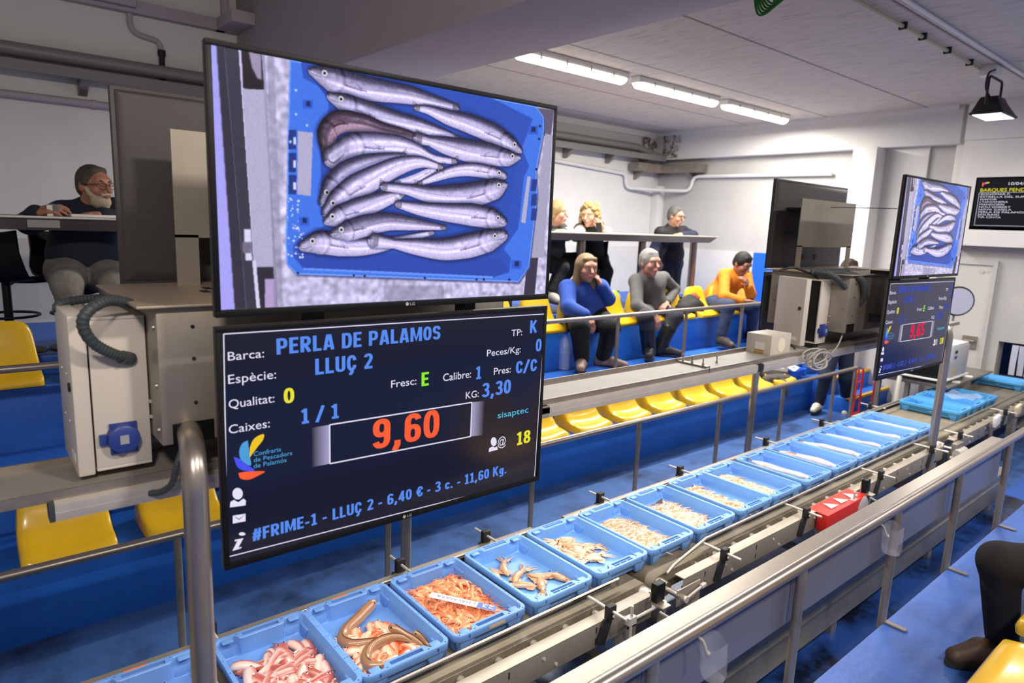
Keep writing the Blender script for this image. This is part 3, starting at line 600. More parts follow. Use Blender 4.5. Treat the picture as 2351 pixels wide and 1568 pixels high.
        base -= (np.exp(-((tt-.205-.05*(1-v*v))/.014)**2)*.17)[..., None]+(np.exp(-((tt-.30-.16*np.clip(v+.35, 0, .4))/.008)**2)*.16)[..., None]*(np.abs(v-.1) < .25)[..., None]
        base -= ((np.abs(v-.45+tt*2.2) < .07) & (tt < .085))[..., None]*.34+(np.exp(-((tt-.15-.05*(1-v*v))/.010)**2)*.08)[..., None]
        base -= (np.clip(-v-.35, 0, .6)*.32)[..., None]*np.array([1, 1, .8])+((ns[by0:by1, bx0:bx1] > .10) & (v < .2))[..., None]*.09
        base += (np.exp(-((v-.30)/.10)**2)*.12)[..., None]
        head = np.clip((.2-tt)/.08, 0, 1); base = base*(1-.18*head[..., None])+head[..., None]*(np.sin(tt*90+v*5)*.03)[..., None]
        base -= ((np.abs(v-.18-.6*(tt-.27)) < .07) & (tt > .26) & (tt < .40))[..., None]*.30
        a = np.clip((1-best)*np.interp(tt, np.linspace(0, 1, len(Wd)), Wd), 0, 1)[..., None]
        sub[:] = sub*(1-a)+np.clip(base, 0, 1)*np.array([1., .985, 1.04])*a
        # eye, gill stripe and dark fins
        i = int(len(C)*.085)+1; dv = vnorm(C[i+1]-C[i]); nn = np.array([-dv[1], dv[0]])*up; ec = C[i]-nn*Wd[i]*.25
        if dark > .14 and dark < .9:
            r = np.hypot(xx-ec[0], yy-ec[1]); I[(r < 6.6)] = (.62, .60, .64); I[r < 5.4] = (.88, .86, .90); I[r < 3.2] = (.08, .07, .10)
        j = len(C)-1; dv = vnorm(C[j]-C[j-3]); nn = np.array([-dv[1], dv[0]])
        r = (xx-C[j, 0])*dv[0]+(yy-C[j, 1])*dv[1]; l = (xx-C[j, 0])*nn[0]+(yy-C[j, 1])*nn[1]
        tl = (r > -10) & (r < 12-np.abs(l)*.15) & (np.abs(l) < Wd[j]*.7+5+r*.55) & (((l*2.2).astype(int) % 3 > 0) | (r < 3)); I[tl] = I[tl]*.5+np.array((.24, .22, .29))*.5
    I *= (1+ns*.16)[..., None]; I[:, :, 2] *= 1.02
    return np.clip(I, 0, 1)
def picture_mesh(img, wd, ht):
    ny, nx = img.shape[:2]; X, Y = np.meshgrid(np.linspace(0, wd, nx), np.linspace(ht, 0, ny))
    V = np.stack([X, np.zeros_like(X), Y], -1).reshape(-1, 3); i = np.arange(ny*nx).reshape(ny, nx)
    Fq = np.stack([i[:-1, :-1], i[1:, :-1], i[1:, 1:], i[:-1, 1:]], -1).reshape(-1, 4)
    me = bpy.data.meshes.new('screen_picture'); me.vertices.add(len(V)); me.vertices.foreach_set('co', V.astype(np.float32).ravel())
    me.loops.add(Fq.size); me.loops.foreach_set('vertex_index', Fq.ravel().astype(np.int32))
    me.polygons.add(len(Fq)); me.polygons.foreach_set('loop_start', np.arange(0, Fq.size, 4, dtype=np.int32)); me.update(calc_edges=True)
    c = np.where(img <= .04045, img/12.92, ((img+.055)/1.055)**2.4).reshape(-1, 3)
    ca = me.color_attributes.new('Col', 'FLOAT_COLOR', 'POINT'); ca.data.foreach_set('color', np.c_[c, np.ones(len(c))].astype(np.float32).ravel())
    m = mat('screen_picture_light', 'ffffff', .15, emit=1.0, vcol=True, spec=.4); me.materials.append(m); return me
PIC = picture_mesh(draw_fish_picture(), TVW-2*BZ, TVH-2*BZ-.006)
def picture_tv(x0, y, z0, label, rz=0, sx=1.0):
    t = tv('television', x0, y, z0, TVW*sx, TVH, label, rz=rz)
    p = bpy.data.objects.new('screen_picture', PIC); COL.objects.link(p); loc(p, t); p.location = (BZ, .003, BZ+.006); p.scale = (sx*1.0+(sx-1)*.01, 1, 1)
    return t
def board_tv(x0, y, z0, label, price, pc, sharp=True, rz=0, sx=1.0):
    wd = TVW*sx; t = tv('television', x0, y, z0, wd, TVH, label, rz=rz)
    loc(MB().box(BZ-.002, wd-BZ+.002, .003, .006, BZ, TVH-BZ+.002).build('screen', M_scr_on if sharp else M_scr_r, smooth=False), t)
    ox, oz = .556, .886
    def lp(cx, cy):
        p = at(490+cx/2.5295, 690+cy/2.5295, y=1.95); return ((p.x-ox)*sx, p.z-oz)
    BLU = S_bl if sharp else S_dim
    def T(s, b, tp, e, m, bold=0):
        (xa, za), (xb, zb), (xc, zc) = lp(*b), lp(*tp), lp(*e)
        if bold: loc(bold_text('screen_text', s, (xa, .003, za), (1, 0, 0), (0, 0, 1), xc-xa, zb-za, m, t, depth=.0008), t)
        else: loc(text_obj('screen_text', s, (xa, .003, za), (1, 0, 0), (0, 0, 1), xc-xa, zb-za, m, t, depth=.0008), t)
    T('Barca:', (90, 350), (88, 297), (300, 330), S_wh); T('Espècie:', (92, 485), (90, 430), (370, 458), S_wh)
    T('Qualitat:', (95, 628), (92, 575), (360, 597), S_wh); T('Caixes:', (95, 775), (95, 722), (333, 742), S_wh)
    T('Fresc:', (1037, 508), (1036, 463), (1183, 490), S_wh); T('Calibre:', (1338, 470), (1338, 424), (1500, 452), S_wh)
    T('Pres:', (1633, 432), (1633, 390), (1730, 418), S_wh); T('TP:', (1735, 208), (1735, 168), (1797, 203), S_wh)
    T('Peces/Kg:', (1593, 325), (1592, 285), (1788, 305), S_wh); T('KG:', (1470, 572), (1468, 530), (1545, 563), S_wh)
    T('PERLA DE PALAMOS', (373, 315), (372, 222), (1322, 238), BLU, .035); T('LLUÇ 2', (597, 432), (595, 340), (930, 402), BLU, .035)
    T('0', (415, 600), (413, 512), (475, 597), S_ye, .03); T('1 / 1', (513, 718), (511, 632), (733, 690), BLU, .03)
    T('E', (1213, 498), (1213, 420), (1255, 492), S_gr, .04); T('1', (1527, 458), (1527, 385), (1558, 453), BLU, .04)
    T('C/C', (1760, 425), (1758, 355), (1882, 408), BLU, .03); T('K', (1842, 190), (1842, 117), (1883, 187), BLU, .04)
    T('0', (1875, 297), (1873, 225), (1908, 293), BLU, .03); T('3,30', (1563, 565), (1562, 483), (1730, 540), BLU, .03)
    T(price, (930, 868), (930, 697), (1315, 810), pc, .03); T('sisaptec', (1655, 685), (1655, 648), (1832, 660), S_cy)
    T('18', (1763, 842), (1763, 768), (1843, 830), S_ye, .03); T('@', (1655, 848), (1655, 795), (1702, 840), S_wh)
    T('#FRIME-1 - LLUÇ 2 - 6,40 € - 3 c. - 11,60 Kg.', (233, 1400), (233, 1330), (1703, 1040), BLU, .03)
    T('Confraria', (240, 905), (240, 878), (398, 885), S_lb); T('de Pescadors', (240, 940), (240, 913), (463, 905), S_lb); T('de Palamós', (240, 975), (240, 948), (430, 945), S_lb)
    def shape(name, L, m, dy=.0022):
        q = [lp(*p) for p in L]; loc(MB().add([(a, dy, b) for a, b in q], [tuple(range(len(q)))]).build(name, m, smooth=False), t)
    def petal(L, m):
        q = spline([(a, b, 0) for a, b in L+[L[0]]], 5)[:-1]; shape('screen_emblem', [(p[0], p[1]) for p in q], m)
    petal([(215, 915), (219, 850), (245, 800), (296, 776), (294, 808), (266, 845), (236, 885)], S_go)
    petal([(205, 812), (172, 832), (155, 880), (170, 930), (222, 958), (216, 900)], S_lb)
    petal([(122, 908), (162, 922), (212, 960), (245, 988), (195, 990), (146, 968)], S_in)
    petal([(150, 1002), (202, 994), (302, 992), (268, 1016), (212, 1040), (164, 1034)], S_or)
    def disc(name, cx, cy, rx, ry, m): shape(name, [(cx+rx*math.cos(2*PI*k/24), cy+ry*math.sin(2*PI*k/24)) for k in range(24)], m, .0021)
    disc('screen_icon', 146, 1122, 30, 34, S_wh); shape('screen_icon', [(101, 1202), (104, 1170), (125, 1158), (150, 1172), (180, 1150), (194, 1162), (192, 1190)], S_wh)
    shape('screen_icon', [(118, 1250), (192, 1238), (192, 1282), (118, 1296)], S_wh); shape('screen_icon', [(118, 1250), (155, 1274), (192, 1238), (155, 1268)], M_scr, .0018)
    disc('screen_icon', 172, 1356, 19, 10, S_wh); shape('screen_icon', [(130, 1390), (180, 1380), (150, 1436), (170, 1430), (165, 1440), (115, 1455), (145, 1396), (128, 1400)], S_wh)
    disc('screen_icon', 1632, 820, 17, 26, S_wh); shape('screen_icon', [(1603, 880), (1606, 858), (1625, 848), (1640, 854), (1652, 846), (1656, 866)], S_wh)
    def line(a, b, wd_=.0022):
        (xa, za), (xb, zb) = lp(*a), lp(*b); d = Vector((xb-xa, 0, zb-za)).normalized()*wd_; n_ = Vector((-d.z, 0, d.x))
        return [(xa+n_.x, .0023, za+n_.z), (xb+n_.x, .0023, zb+n_.z), (xb-n_.x, .0023, zb-n_.z), (xa-n_.x, .0023, za-n_.z)]
    fr = MB(); Q = [(65, 195), (1930, 78), (1868, 1036), (88, 1490)]
    for i in range(4): fr.add(line(Q[i], Q[(i+1) % 4], .0016), [(0, 1, 2, 3)])
    Bq = [(680, 722), (1505, 592), (1498, 790), (682, 948)]
    for i in range(4): fr.add(line(Bq[i], Bq[(i+1) % 4]), [(0, 1, 2, 3)])
    loc(fr.build('screen_frame_line', S_wh, smooth=False), t)
    for A, B in (((680, 722, 682, 948), (575, 740, 578, 968)), ((1505, 592, 1498, 790), (1580, 582, 1570, 782))):
        q = [lp(A[0], A[1]), lp(B[0], B[1]), lp(B[2], B[3]), lp(A[2], A[3])]
        c0, c1 = lin('a9a3c8'), lin('14141f')
        loc(MB().add([(a, .0026, b) for a, b in q], [(0, 1, 2, 3)], [c0, c1, c1, c0]).build('screen_gradient', mat('screen_picture_light', 'ffffff'), vcol=True, smooth=False), t)
    return t
picture_tv(.556, 1.95, 1.655, 'large upper television on the near gantry showing fish in a blue crate')
board_tv(.554, 1.95, .886, 'large lower television on the near gantry showing price 9,60', '9,60', S_or)
picture_tv(5.235, 1.945, 1.655, 'smaller looking upper television on the far gantry showing fish in a crate', R(-.8), 1.035)
board_tv(5.195, 1.945, .900, 'smaller looking lower television on the far gantry showing price 9,65', '9,65', S_rd, False, R(-.8), 1.035)
for x0, wd, a in ((.50, TVW, 'near'), (5.29, TVW*1.03, 'far')):
    for z0, ud in ((1.655, 'upper'), (.886, 'lower')):
        t = tv('television', x0+wd, 2.985, z0, wd, TVH, 'black back of the %s television facing the far stand on the %s gantry' % (ud, a), True, PI)
        loc(MB().box(BZ, wd-BZ, .003, .006, BZ, TVH-BZ).build('screen', M_scr, smooth=False), t)
# ================================================================== gantry
t = gthing('gantry_tray', 'long steel cable tray on poles running above the conveyor', 'tray', (3, 2.4, 1.1))
GB().box(-1, 3.50, 2.27, 2.52, 1.112, 1.117).box(3.51, 5.92, 2.27, 2.52, 1.112, 1.117).box(5.93, 8.0, 2.27, 2.52, 1.112, 1.117).build('tray_floor', M_tray, t)
GB().box(-1, 3.50, 2.268, 2.275, 1.088, 1.120).box(3.51, 8.0, 2.268, 2.275, 1.088, 1.120).build('front_lip', M_ssd, t)
GB().box(-1, 3.50, 2.515, 2.522, 1.09, 1.139).box(3.51, 8.0, 2.515, 2.522, 1.09, 1.139).build('rear_lip', M_ssd, t)
GB().box(3.505, 3.545, 2.29, 2.50, 1.117, 1.128).build('joint_strip', M_ssd, t)
for y in (2.33, 2.41, 2.48): GB().lathe([(0, .008), (.012, .008), (.012, .004), (.045, .004)], (3.525, y, 1.127), (0, 0, 1), 8).build('bolt', M_ssd, t)
GB().lathe([(0, .008), (.012, .008), (.012, .004), (.05, .004)], (3.72, 2.36, 1.117), (0, 0, 1), 8).build('bolt', M_ssd, t)
for i, (lx, ll) in enumerate(LEDS):
    t = gthing('strip_light', 'aluminium strip light under the tray, '+['leftmost one with a cable into its end', 'partly behind the near televisions', 'before the far gantry box', 'at the far end behind the far televisions'][i], 'strip light', (lx, 2.28, 1.06), 0, 'strip lights under the tray')
    GB().loops([[(x, 2.275+a*.032, 1.063+b*.029) for a, b in ((-.8, -1), (.8, -1), (1, -.2), (1, .8), (.6, 1), (-.6, 1), (-1, .8), (-1, -.2))] for x in (lx, lx+ll-.02)]).box(lx, lx+ll-.02, 2.242, 2.308, 1.058, 1.062).build('profile', M_alu, t)
    GB().loops([[(x, 2.275+a*.033, 1.063+b*.030) for a, b in ((-.8, -1), (.8, -1), (1, -.2), (1, .8), (.6, 1), (-.6, 1), (-1, .8), (-1, -.2))] for x in (lx-.012, lx+.002)]).build('end_cap', M_hose, t)
    GB().box(lx+.03, lx+ll-.05, 2.26, 2.29, 1.030, 1.034).build('lens', M_led, t)
def hose(path, r=.016, n=10):
    m = GB(); P = spline(path, 14); seg = []; L = 0; out = [P[0]]
    for a, b in zip(P, P[1:]):
        k = max(1, int(np.linalg.norm(b-a)/.0026)); out += [a+(b-a)*(i+1)/k for i in range(k)]
    m.tube(out, [r*(1 if (i//2) % 2 else .91) for i in range(len(out))], n); return m
def gantry_box(dx, label):
    t = gthing('equipment_box', label, 'metal box', (dx+.45, 2.48, 1.23)); x0 = dx+.45
    GB().box(x0, dx+1.78, 2.17, 2.79, 1.235, 1.662).build('body', M_plate, t, bevel=.004)
    GB().box(dx+.395, dx+1.86, 2.14, 2.82, 1.664, 1.672).build('lid', mat('tan_steel_lid', 'b3a28c', .45, .4, noise=.2, nscale=7, col2='8a7a66'), t, bevel=.002)
    v = GB()
    for i in range(12):
        for r_ in (0, 1): v.box(dx+.66+i*.07+r_*.035, dx+.685+i*.07+r_*.035, 2.44+r_*.10, 2.50+r_*.10, 1.671, 1.6745)
    v.build('vent_slots', M_blkm, t)
    GB().box(dx+.48, dx+.60, 2.165, 2.172, 1.235, 1.30).build('cable_opening', M_blk, t)
    for z in (1.60, 1.50, 1.36, 1.27): GB().lathe([(0, .006), (.003, .006)], (dx+.55, 2.17, z), (0, -1, 0), 10).build('rivet', M_blkm, t)
    for y in (2.2, 2.75):
        for z in (1.60, 1.42, 1.28): GB().lathe([(0, .008), (.006, .006)], (x0, y, z), (-1, 0, 0), 8).build('bolt', M_ssd, t)
    # television mount standing on the lid, with a low opening
    px = dx+.64
    GB().box(px, px+.97, 2.70, 2.706, 1.85, 2.235).box(px, px+.08, 2.70, 2.706, 1.672, 1.86).box(px+.89, px+.97, 2.70, 2.706, 1.672, 1.86).build('mount_plate', M_plate, t)
    for z in (1.95, 2.15): GB().box(px+.2, px+.8, 2.705, 2.935, z, z+.02).build('mount_arm', M_blkm, t)
    for xx in (dx+.85, dx+1.45):
        GB().box(xx, xx+.05, 2.0, 2.17, 1.30, 1.36).box(xx, xx+.05, 1.998, 2.06, 1.25, 1.95).box(xx, xx+.05, 2.04, 2.2, 1.672, 1.70).build('mount_arm', M_blkm, t); GB().box(xx, xx+.05, 2.79, 2.94, 1.30, 1.36).build('mount_arm', M_blkm, t)
    GB().box(dx+.62, dx+1.7, 2.40, 2.56, 1.10, 1.236).build('foot', M_ssd, t)
    return t
b1 = gantry_box(0, 'tan steel equipment box between the near televisions with slotted lid')
b2 = gantry_box(4.62, 'grey steel equipment box between the far televisions beside an open cabinet')
tag(GB().tube([at(1907, 476, y=2.69), at(2060, 479, y=2.02)], .003, 6).build('stay_wire', M_cable), 'thin wire stretched from the far mount plate to the front television', 'wire')
def cabinet(dx, label, open_=0):
    t = gthing('electrical_cabinet', label, 'electrical cabinet', (dx+.36, 2.45, 1.15))
    m = GB().box(dx+.292, dx+.445, 2.30, 2.60, 1.145, 1.155).box(dx+.292, dx+.445, 2.30, 2.60, 1.615, 1.625).box(dx+.292, dx+.445, 2.30, 2.312, 1.155, 1.615).box(dx+.292, dx+.445, 2.588, 2.60, 1.155, 1.615).box(dx+.43, dx+.445, 2.312, 2.588, 1.155, 1.615)
    m.build('body', M_cab, t, bevel=.003)
    GB().box(dx+.32, dx+.43, 2.32, 2.58, 1.16, 1.61).build('fuse_panel', M_blkm, t)
    d = bpy.data.objects.new('door', MB().box(-.045, 0, -.302, 0, -.005, .49).mesh('door', M_cab, bevel=.005)); COL.objects.link(d); attach(d, t)
    d.matrix_world = Matrix.Identity(4); d.matrix_parent_inverse = Matrix.Translation(-t.location)
    d.location = gpt((dx+.288, 2.602, 1.142)); d.scale = (GK, GK, GK); d.rotation_euler = (0, 0, R(-open_))
    for a, b, c in (((-.05, -.045), (-.26, -.235), (.25, .29)),): 
        l = MB().lathe([(0, .014), (.006, .014)], (-.045, -.262, .27), (-1, 0, 0), 14).build('lock', M_blkm); loc(l, d)
    for (yy, zz) in ((-.1, .15), (-.2, .15), (-.1, .3), (-.2, .3)): loc(MB().lathe([(0, .004), (.003, .003)], (-.045, yy, zz), (-1, 0, 0), 8).build('screw', M_alu), d)
    loc(MB().box(-.0462, -.045, -.26, -.19, .03, .055).build('maker_plate', M_wh), d)
    s = GB().lathe([(0, .046), (.014, .046), (.018, .044), (.034, .043), (.037, .038)], (dx+.365, 2.30, 1.245), (0, -1, 0), 20).box(dx+.302, dx+.34, 2.285, 2.30, 1.23, 1.262).box(dx+.33, dx+.405, 2.29, 2.30, 1.195, 1.292).build('socket', M_sock, t)
    GB().box(dx+.353, dx+.377, 2.262, 2.264, 1.232, 1.260).build('socket_label', mat('grey_label', '9a9ca6', .5), s)
    for z in (1.35, 1.30): GB().lathe([(0, .006), (.008, .005)], (dx+.447, 2.295, z), (0, -1, 0), 8).build('hinge_screw', M_alu, t)
    return t
cabinet(0, 'closed cream electrical cabinet with grey hose on the near gantry')
c2 = cabinet(4.62, 'ajar cream electrical cabinet showing black wiring on the far gantry', 22)
GB().ball((4.62+.318, 2.40, 1.50), .004, 8).build('indicator', emis('red_indicator', 'ff2020', 2), c2)
tag(hose([at(300, 697, y=2.30), at(250, 690, y=2.24), at(205, 712, y=2.2), at(190, 745, y=2.2), at(212, 785, y=2.22), at(258, 812, y=2.25), at(298, 822, y=2.30)], .017).tube([at(280, 820, y=2.275), at(300, 824, y=2.30)], .021, 12).build('hose', M_hose), 'grey ribbed hose looping into the front of the near cabinet', 'hose')
tag(hose([at(265, 690, y=2.62), at(225, 685, y=2.62), at(170, 690, y=2.60), at(135, 700, y=2.57), at(132, 716, y=2.56)], .015).build('hose', M_hose), 'grey ribbed hose entering the top of the near cabinet', 'hose')
tag(hose([(.53, 2.2, 1.25), at(408, 1062, y=2.16), at(395, 1110, y=2.18), at(368, 1130, y=2.22), at(345, 1132, y=2.245)], .011).build('hose', M_hose), 'thin grey hose running from the near box down to the strip light', 'hose')
for k, (pts, r_) in enumerate((([at(1868, 622, y=2.35), at(1910, 632, y=2.25), at(1945, 665, y=2.2), at(1965, 700, y=2.2), at(1955, 732, y=2.25), at(1932, 748, y=2.30)], .024), ([at(1860, 626, y=2.4), at(1930, 626, y=2.25), at(1975, 640, y=2.15), at(1985, 675, y=2.14), at(1965, 705, y=2.2), at(1935, 722, y=2.28)], .024), ([at(1818, 660, y=2.62), at(1803, 672, y=2.64), at(1802, 690, y=2.64), at(1812, 702, y=2.6)], .024))):
    tag(hose(pts, r_).build('hose', M_hose), 'thick grey hose on the far cabinet, '+['inner loop over its side', 'outer loop nearest the televisions', 'short bend at its left edge'][k], 'hose')
tag(GB().tube(spline([at(1790, 622, y=2.5), at(1820, 614, y=2.45), at(1860, 628, y=2.4), at(1880, 640, y=2.35)]), .010, 8).build('cable', M_cable), 'black cable lying on top of the far cabinet', 'cable')
# small box left standing in the tray
t = gthing('transformer_box', 'small pale metal box with labels standing in the tray', 'box', (4.45, 2.40, 1.10))
GB().box(4.29, 4.56, 2.31, 2.50, 1.101, 1.255).build('body', mat('pale_box', 'c9c0b2', .5, noise=.1, nscale=20, col2='8f877a'), t, bevel=.005)
GB().box(4.287, 4.289, 2.36, 2.43, 1.14, 1.20).build('white_label', M_wh, t); GB().box(4.286, 4.2885, 2.36, 2.43, 1.122, 1.132).box(4.286, 4.2885, 2.36, 2.43, 1.14, 1.148).build('stripe_label', mat('ochre_label', 'b58a2e', .5), t)
GB().lathe([(0, .05), (.002, .05)], (4.43, 2.31, 1.18), (0, -1, 0), 20).build('round_label', mat('cream_label', 'e6dcc0', .5), t)
cc = GB(); random.seed(2)
for i in range(7):
    c = at(1875+random.uniform(-6, 8), 822+random.uniform(-5, 8), y=2.2); rx = random.uniform(.10, .15); rz_ = random.uniform(.045, .07)
    cc.tube([(c.x+rx*math.cos(2*PI*k/28), c.y+.03*math.sin(2*PI*k/28+i), c.z+rz_*math.sin(2*PI*k/28)) for k in range(29)], .006, 6)
cc.tube(spline([at(1908, 812, y=2.2), at(1925, 790, y=2.2), at(1938, 755, y=2.22), at(1944, 718, y=2.28)]), .006, 6)
tag(cc.build('cable_coil', M_lcable), 'coil of pale grey cable hanging over the tray below the far cabinet', 'cable')
tag(GB().tube(spline([at(1816, 792, y=2.35), at(1832, 806, y=2.35), at(1850, 808, y=2.32), at(1860, 795, y=2.32)]), .006, 6).box(4.88, 4.96, 2.30, 2.36, 1.10, 1.14).build('plug_adapter', M_cable), 'black plug adapter and lead lying in the tray beside the small box', 'adapter')
tag(GB().tube(spline([at(20, 1138, y=2.4), at(60, 1130, y=2.4), at(76, 1124, y=2.4), at(86, 1114, y=2.4)]), .007, 6).build('cable', M_cable), 'short black cable end lying in the tray left of the near cabinet', 'cable')
# poles
def pole(paths, r, label):
    t = thing('support_pole', label, 'pole', (paths[0][0][0], paths[0][0][1], 0))
    for path in paths:
        MB().tube(arc_path(path, .11, 12), r, 24).build('tube', M_pol, t)
        if path[0][2] == 0: MB().lathe([(0, .075), (.008, .075)], (path[0][0], path[0][1], 0), (0, 0, 1), 20).build('base_plate', M_ssd, t)
pole([[(.371, 1.5, 0), (.371, 1.5, 1.44), (.42, 1.75, 1.425)]], .0268, 'thick bent steel pole in the left foreground before the near cabinet')
pole([[(5.11, 1.5, 0), (5.11, 1.5, 1.40), (4.96, 2.77, 1.325), (4.94, 2.77, 0)]], .0268, 'bent steel pole frame straddling the conveyor at the far televisions')
pole([[(1.69, 2.79, 0), (1.69, 2.79, 1.28), (1.69, 1.9, 1.28)]], .0268, 'straight steel pole below the near price television')
# ================================================================== seats and rails
def seat_mesh():
    prof = [(0, .0), (-.003, .020), (.008, .044), (.06, .056), (.12, .062), (.165, .082), (.200, .13), (.228, .205), (.250, .275), (.262, .312), (.276, .328), (.292, .320), (.300, .29), (.318, .15), (.33, 0)]
    m = MB(); L = []
    for u in [-1, -.985, -.95, -.88, -.75, -.55, -.3, 0, .3, .55, .75, .88, .95, .985, 1]:
        a = abs(u); loop = []; e = max(0, a-.80)/.20; e = 1-math.sqrt(max(0, 1-e*e))
        for i, (y, z) in enumerate(prof):
            top = 2 <= i <= 6; bk = min(1, max(0, (z-.10)/.23)) if i >= 5 else 0
            zz = z+(.018*a*a-.010 if top else 0); zz -= bk*.055*a**6
            hw = .187*(1-.07*bk*(1 if i >= 5 else 0))
            yc = .17; k = 1-.10*e
            loop.append((u*hw+.19, yc+(y-yc)*k, zz*(1-.20*e) if i not in (0, 14) else z))
        L.append(loop)
    m.loops(L); return m.mesh('bucket_seat', M_yel, ang=60)
SEAT = seat_mesh()
def seat(x, y, z, label, group, rz=0, jit=0):
    o = bpy.data.objects.new('bucket_seat', SEAT); COL.objects.link(o); o.location = (x, y, z+.001); o.rotation_euler = (0, 0, rz+jit); return tag(o, label, 'seat', group)
random.seed(11)
LOW = {0: 'yellow bucket seat in the lower row below the near cabinet, farthest left', 1: 'yellow bucket seat in the lower row behind the thick bent pole', 6: 'yellow bucket seat in the lower row just right of the price television edge', 13: 'yellow bucket seat in the lower row under folded grey clothes'}
ORD = ['first', 'second', 'third', 'fourth', 'fifth', 'sixth', 'seventh']
for i in range(0, 14):
    lab = LOW.get(i) or ('yellow bucket seat in the lower row hidden behind the price television' if i < 6 else 'empty yellow bucket seat in the lower row, %s right of the price television' % ORD[i-6])
    seat(.12+.5*i, 3.415, .351, lab, 'yellow seats of the lower row', 0, random.uniform(-.03, .03))
for i in range(0, 16):
    nm = {0: 'yellow bucket seat in the upper row left of the near cabinet', 8: 'yellow bucket seat in the upper row beside the televisions, dark bag on it', 9: 'yellow bucket seat in the upper row under the woman in blue', 10: 'yellow bucket seat in the upper row right of the woman in blue', 11: 'yellow bucket seat in the upper row under the man in grey', 12: 'yellow bucket seat in the upper row holding the black jacket', 13: 'yellow bucket seat in the upper row right of the black jacket', 14: 'yellow bucket seat in the upper row under the man in orange', 15: 'yellow bucket seat in the upper row by the stair'}
    seat(-.04+.5*i, 4.335, .975, nm.get(i, 'yellow bucket seat in the upper row hidden behind the televisions'), 'yellow seats of the upper row', 0, random.uniform(-.02, .02))
seat(2.41, .44, .70, 'yellow bucket seat in the near stand at the bottom right corner', 'yellow seats of the near stand', PI)
seat(2.93, .44, .70, 'yellow bucket seat in the near stand under the person in black', 'yellow seats of the near stand', PI)
def rail(name, label, y, z, x0, x1, posts, zb, r=.019, rp=.016, flange=True):
    t = thing(name, label, 'handrail', (x0, y, zb))
    MB().tube([(x0, y, z), (x1, y, z)], r, 16).build('top_rail', M_pol, t)
    for px in posts:
        MB().tube([(px, y, zb), (px, y, z-r*.6)], rp, 14).build('post', M_ssd, t)
        if flange: MB().box(px-.035, px+.035, y-.03, y+.03, zb, zb+.007).build('post_flange', M_ssd, t, bevel=.002)
    return t
rail('handrail', 'steel handrail before the lower row of yellow seats', 2.87, .612, -1, 7.12, [-.37+k for k in range(0, 8)]+[7.09], 0)
rail('handrail', 'steel handrail before the upper row of yellow seats', 3.86, 1.18, -1, 7.5, [-.52+k for k in range(0, 9)], .351)
t = rail('handrail', 'shiny steel handrail along the near stand in the foreground', .913, .892, .2, 4.9, [.51, 1.28, 2.05, 2.83, 3.57, 4.37], .36, .021, .0165, False)
for px in (.51, 1.28, 2.05, 2.83, 3.57, 4.37):
    MB().box(px-.012, px+.012, .82, .92, .392, .398).build('post_foot', M_ssd, t)
sh = thing('splash_guard', 'grey plastic splash guard sheets with a steel cap behind the near handrail', 'guard', (1.5, .95, .69))
for a, b in ((.2, .508), (.512, 1.278), (1.282, 2.048), (2.052, 2.828), (2.832, 3.568), (3.572, 4.37)):
    MB().box(a, b, .944, .949, .665, .850).build('sheet', M_gas, sh)
    MB().box(a, b, .943, .950, .849, .853).box(a, a+.10, .9425, .944, .838, .850).build('sealant_edge', M_wh, sh)
MB().box(.2, 4.42, .950, 1.012, .866, .872).box(.2, 4.42, 1.006, 1.012, .70, .866).build('steel_cap', mat('pale_steel_cap', 'c2b8ac', .36, .8, noise=.15, nscale=12, col2='948a7e'), sh)
tg = thing('floor_trough', 'long pale steel trough low on the floor beside the conveyor', 'trough', (2, 1.28, .09))
for a, b in ((.2, 2.14), (2.145, 5.9)):
    MB().box(a, b, 1.215, 1.36, .10, .30).box(a, b, 1.205, 1.22, .27, .31).box(a, b, 1.208, 1.22, .225, .24).build('trough_body', M_conc, tg, bevel=.004)
for x in (.6, 1.9, 3.2, 4.5, 5.7): MB().box(x, x+.06, 1.25, 1.32, 0, .10).build('foot', M_ssd, tg)
# cups hung on the handrail: cut plastic bottles
M_clear = mat('clear_bottle_plastic', 'f0f2ff', .06, alpha=.13, spec=1.0)
def cup(x, label):
    t = thing('cut_bottle', label, 'plastic cup', (x, .885, .80))
    r0 = .036; L = []
    for z, r in ((-.115, .02), (-.118, .030), (-.108, .034), (-.095, .036), (-.085, .034), (-.07, .0365), (-.055, .034), (-.04, .0365), (-.02, .035), (-.004, .036)):
        L.append([(x+r*math.cos(2*PI*k/18)+z*-.12, .862+r*math.sin(2*PI*k/18), .885+z+(.008*math.sin(3*2*PI*k/18) if z > -.01 else 0)) for k in range(18)])
    MB().loops(L, True, False).build('bottle_half', M_clear, t)
    MB().tube(spline([(x-.01, .90, .872), (x, .893, .86), (x+.004, .885, .84), (x+.006, .88, .825)]), .004, 6).ball((x+.006, .879, .83), .007, 8).build('string', M_lcable, t)
cup(1.47, 'clear cut plastic bottle tied below the handrail, nearest the camera')
cup(2.65, 'clear crushed plastic bottle tied below the handrail, farther along')
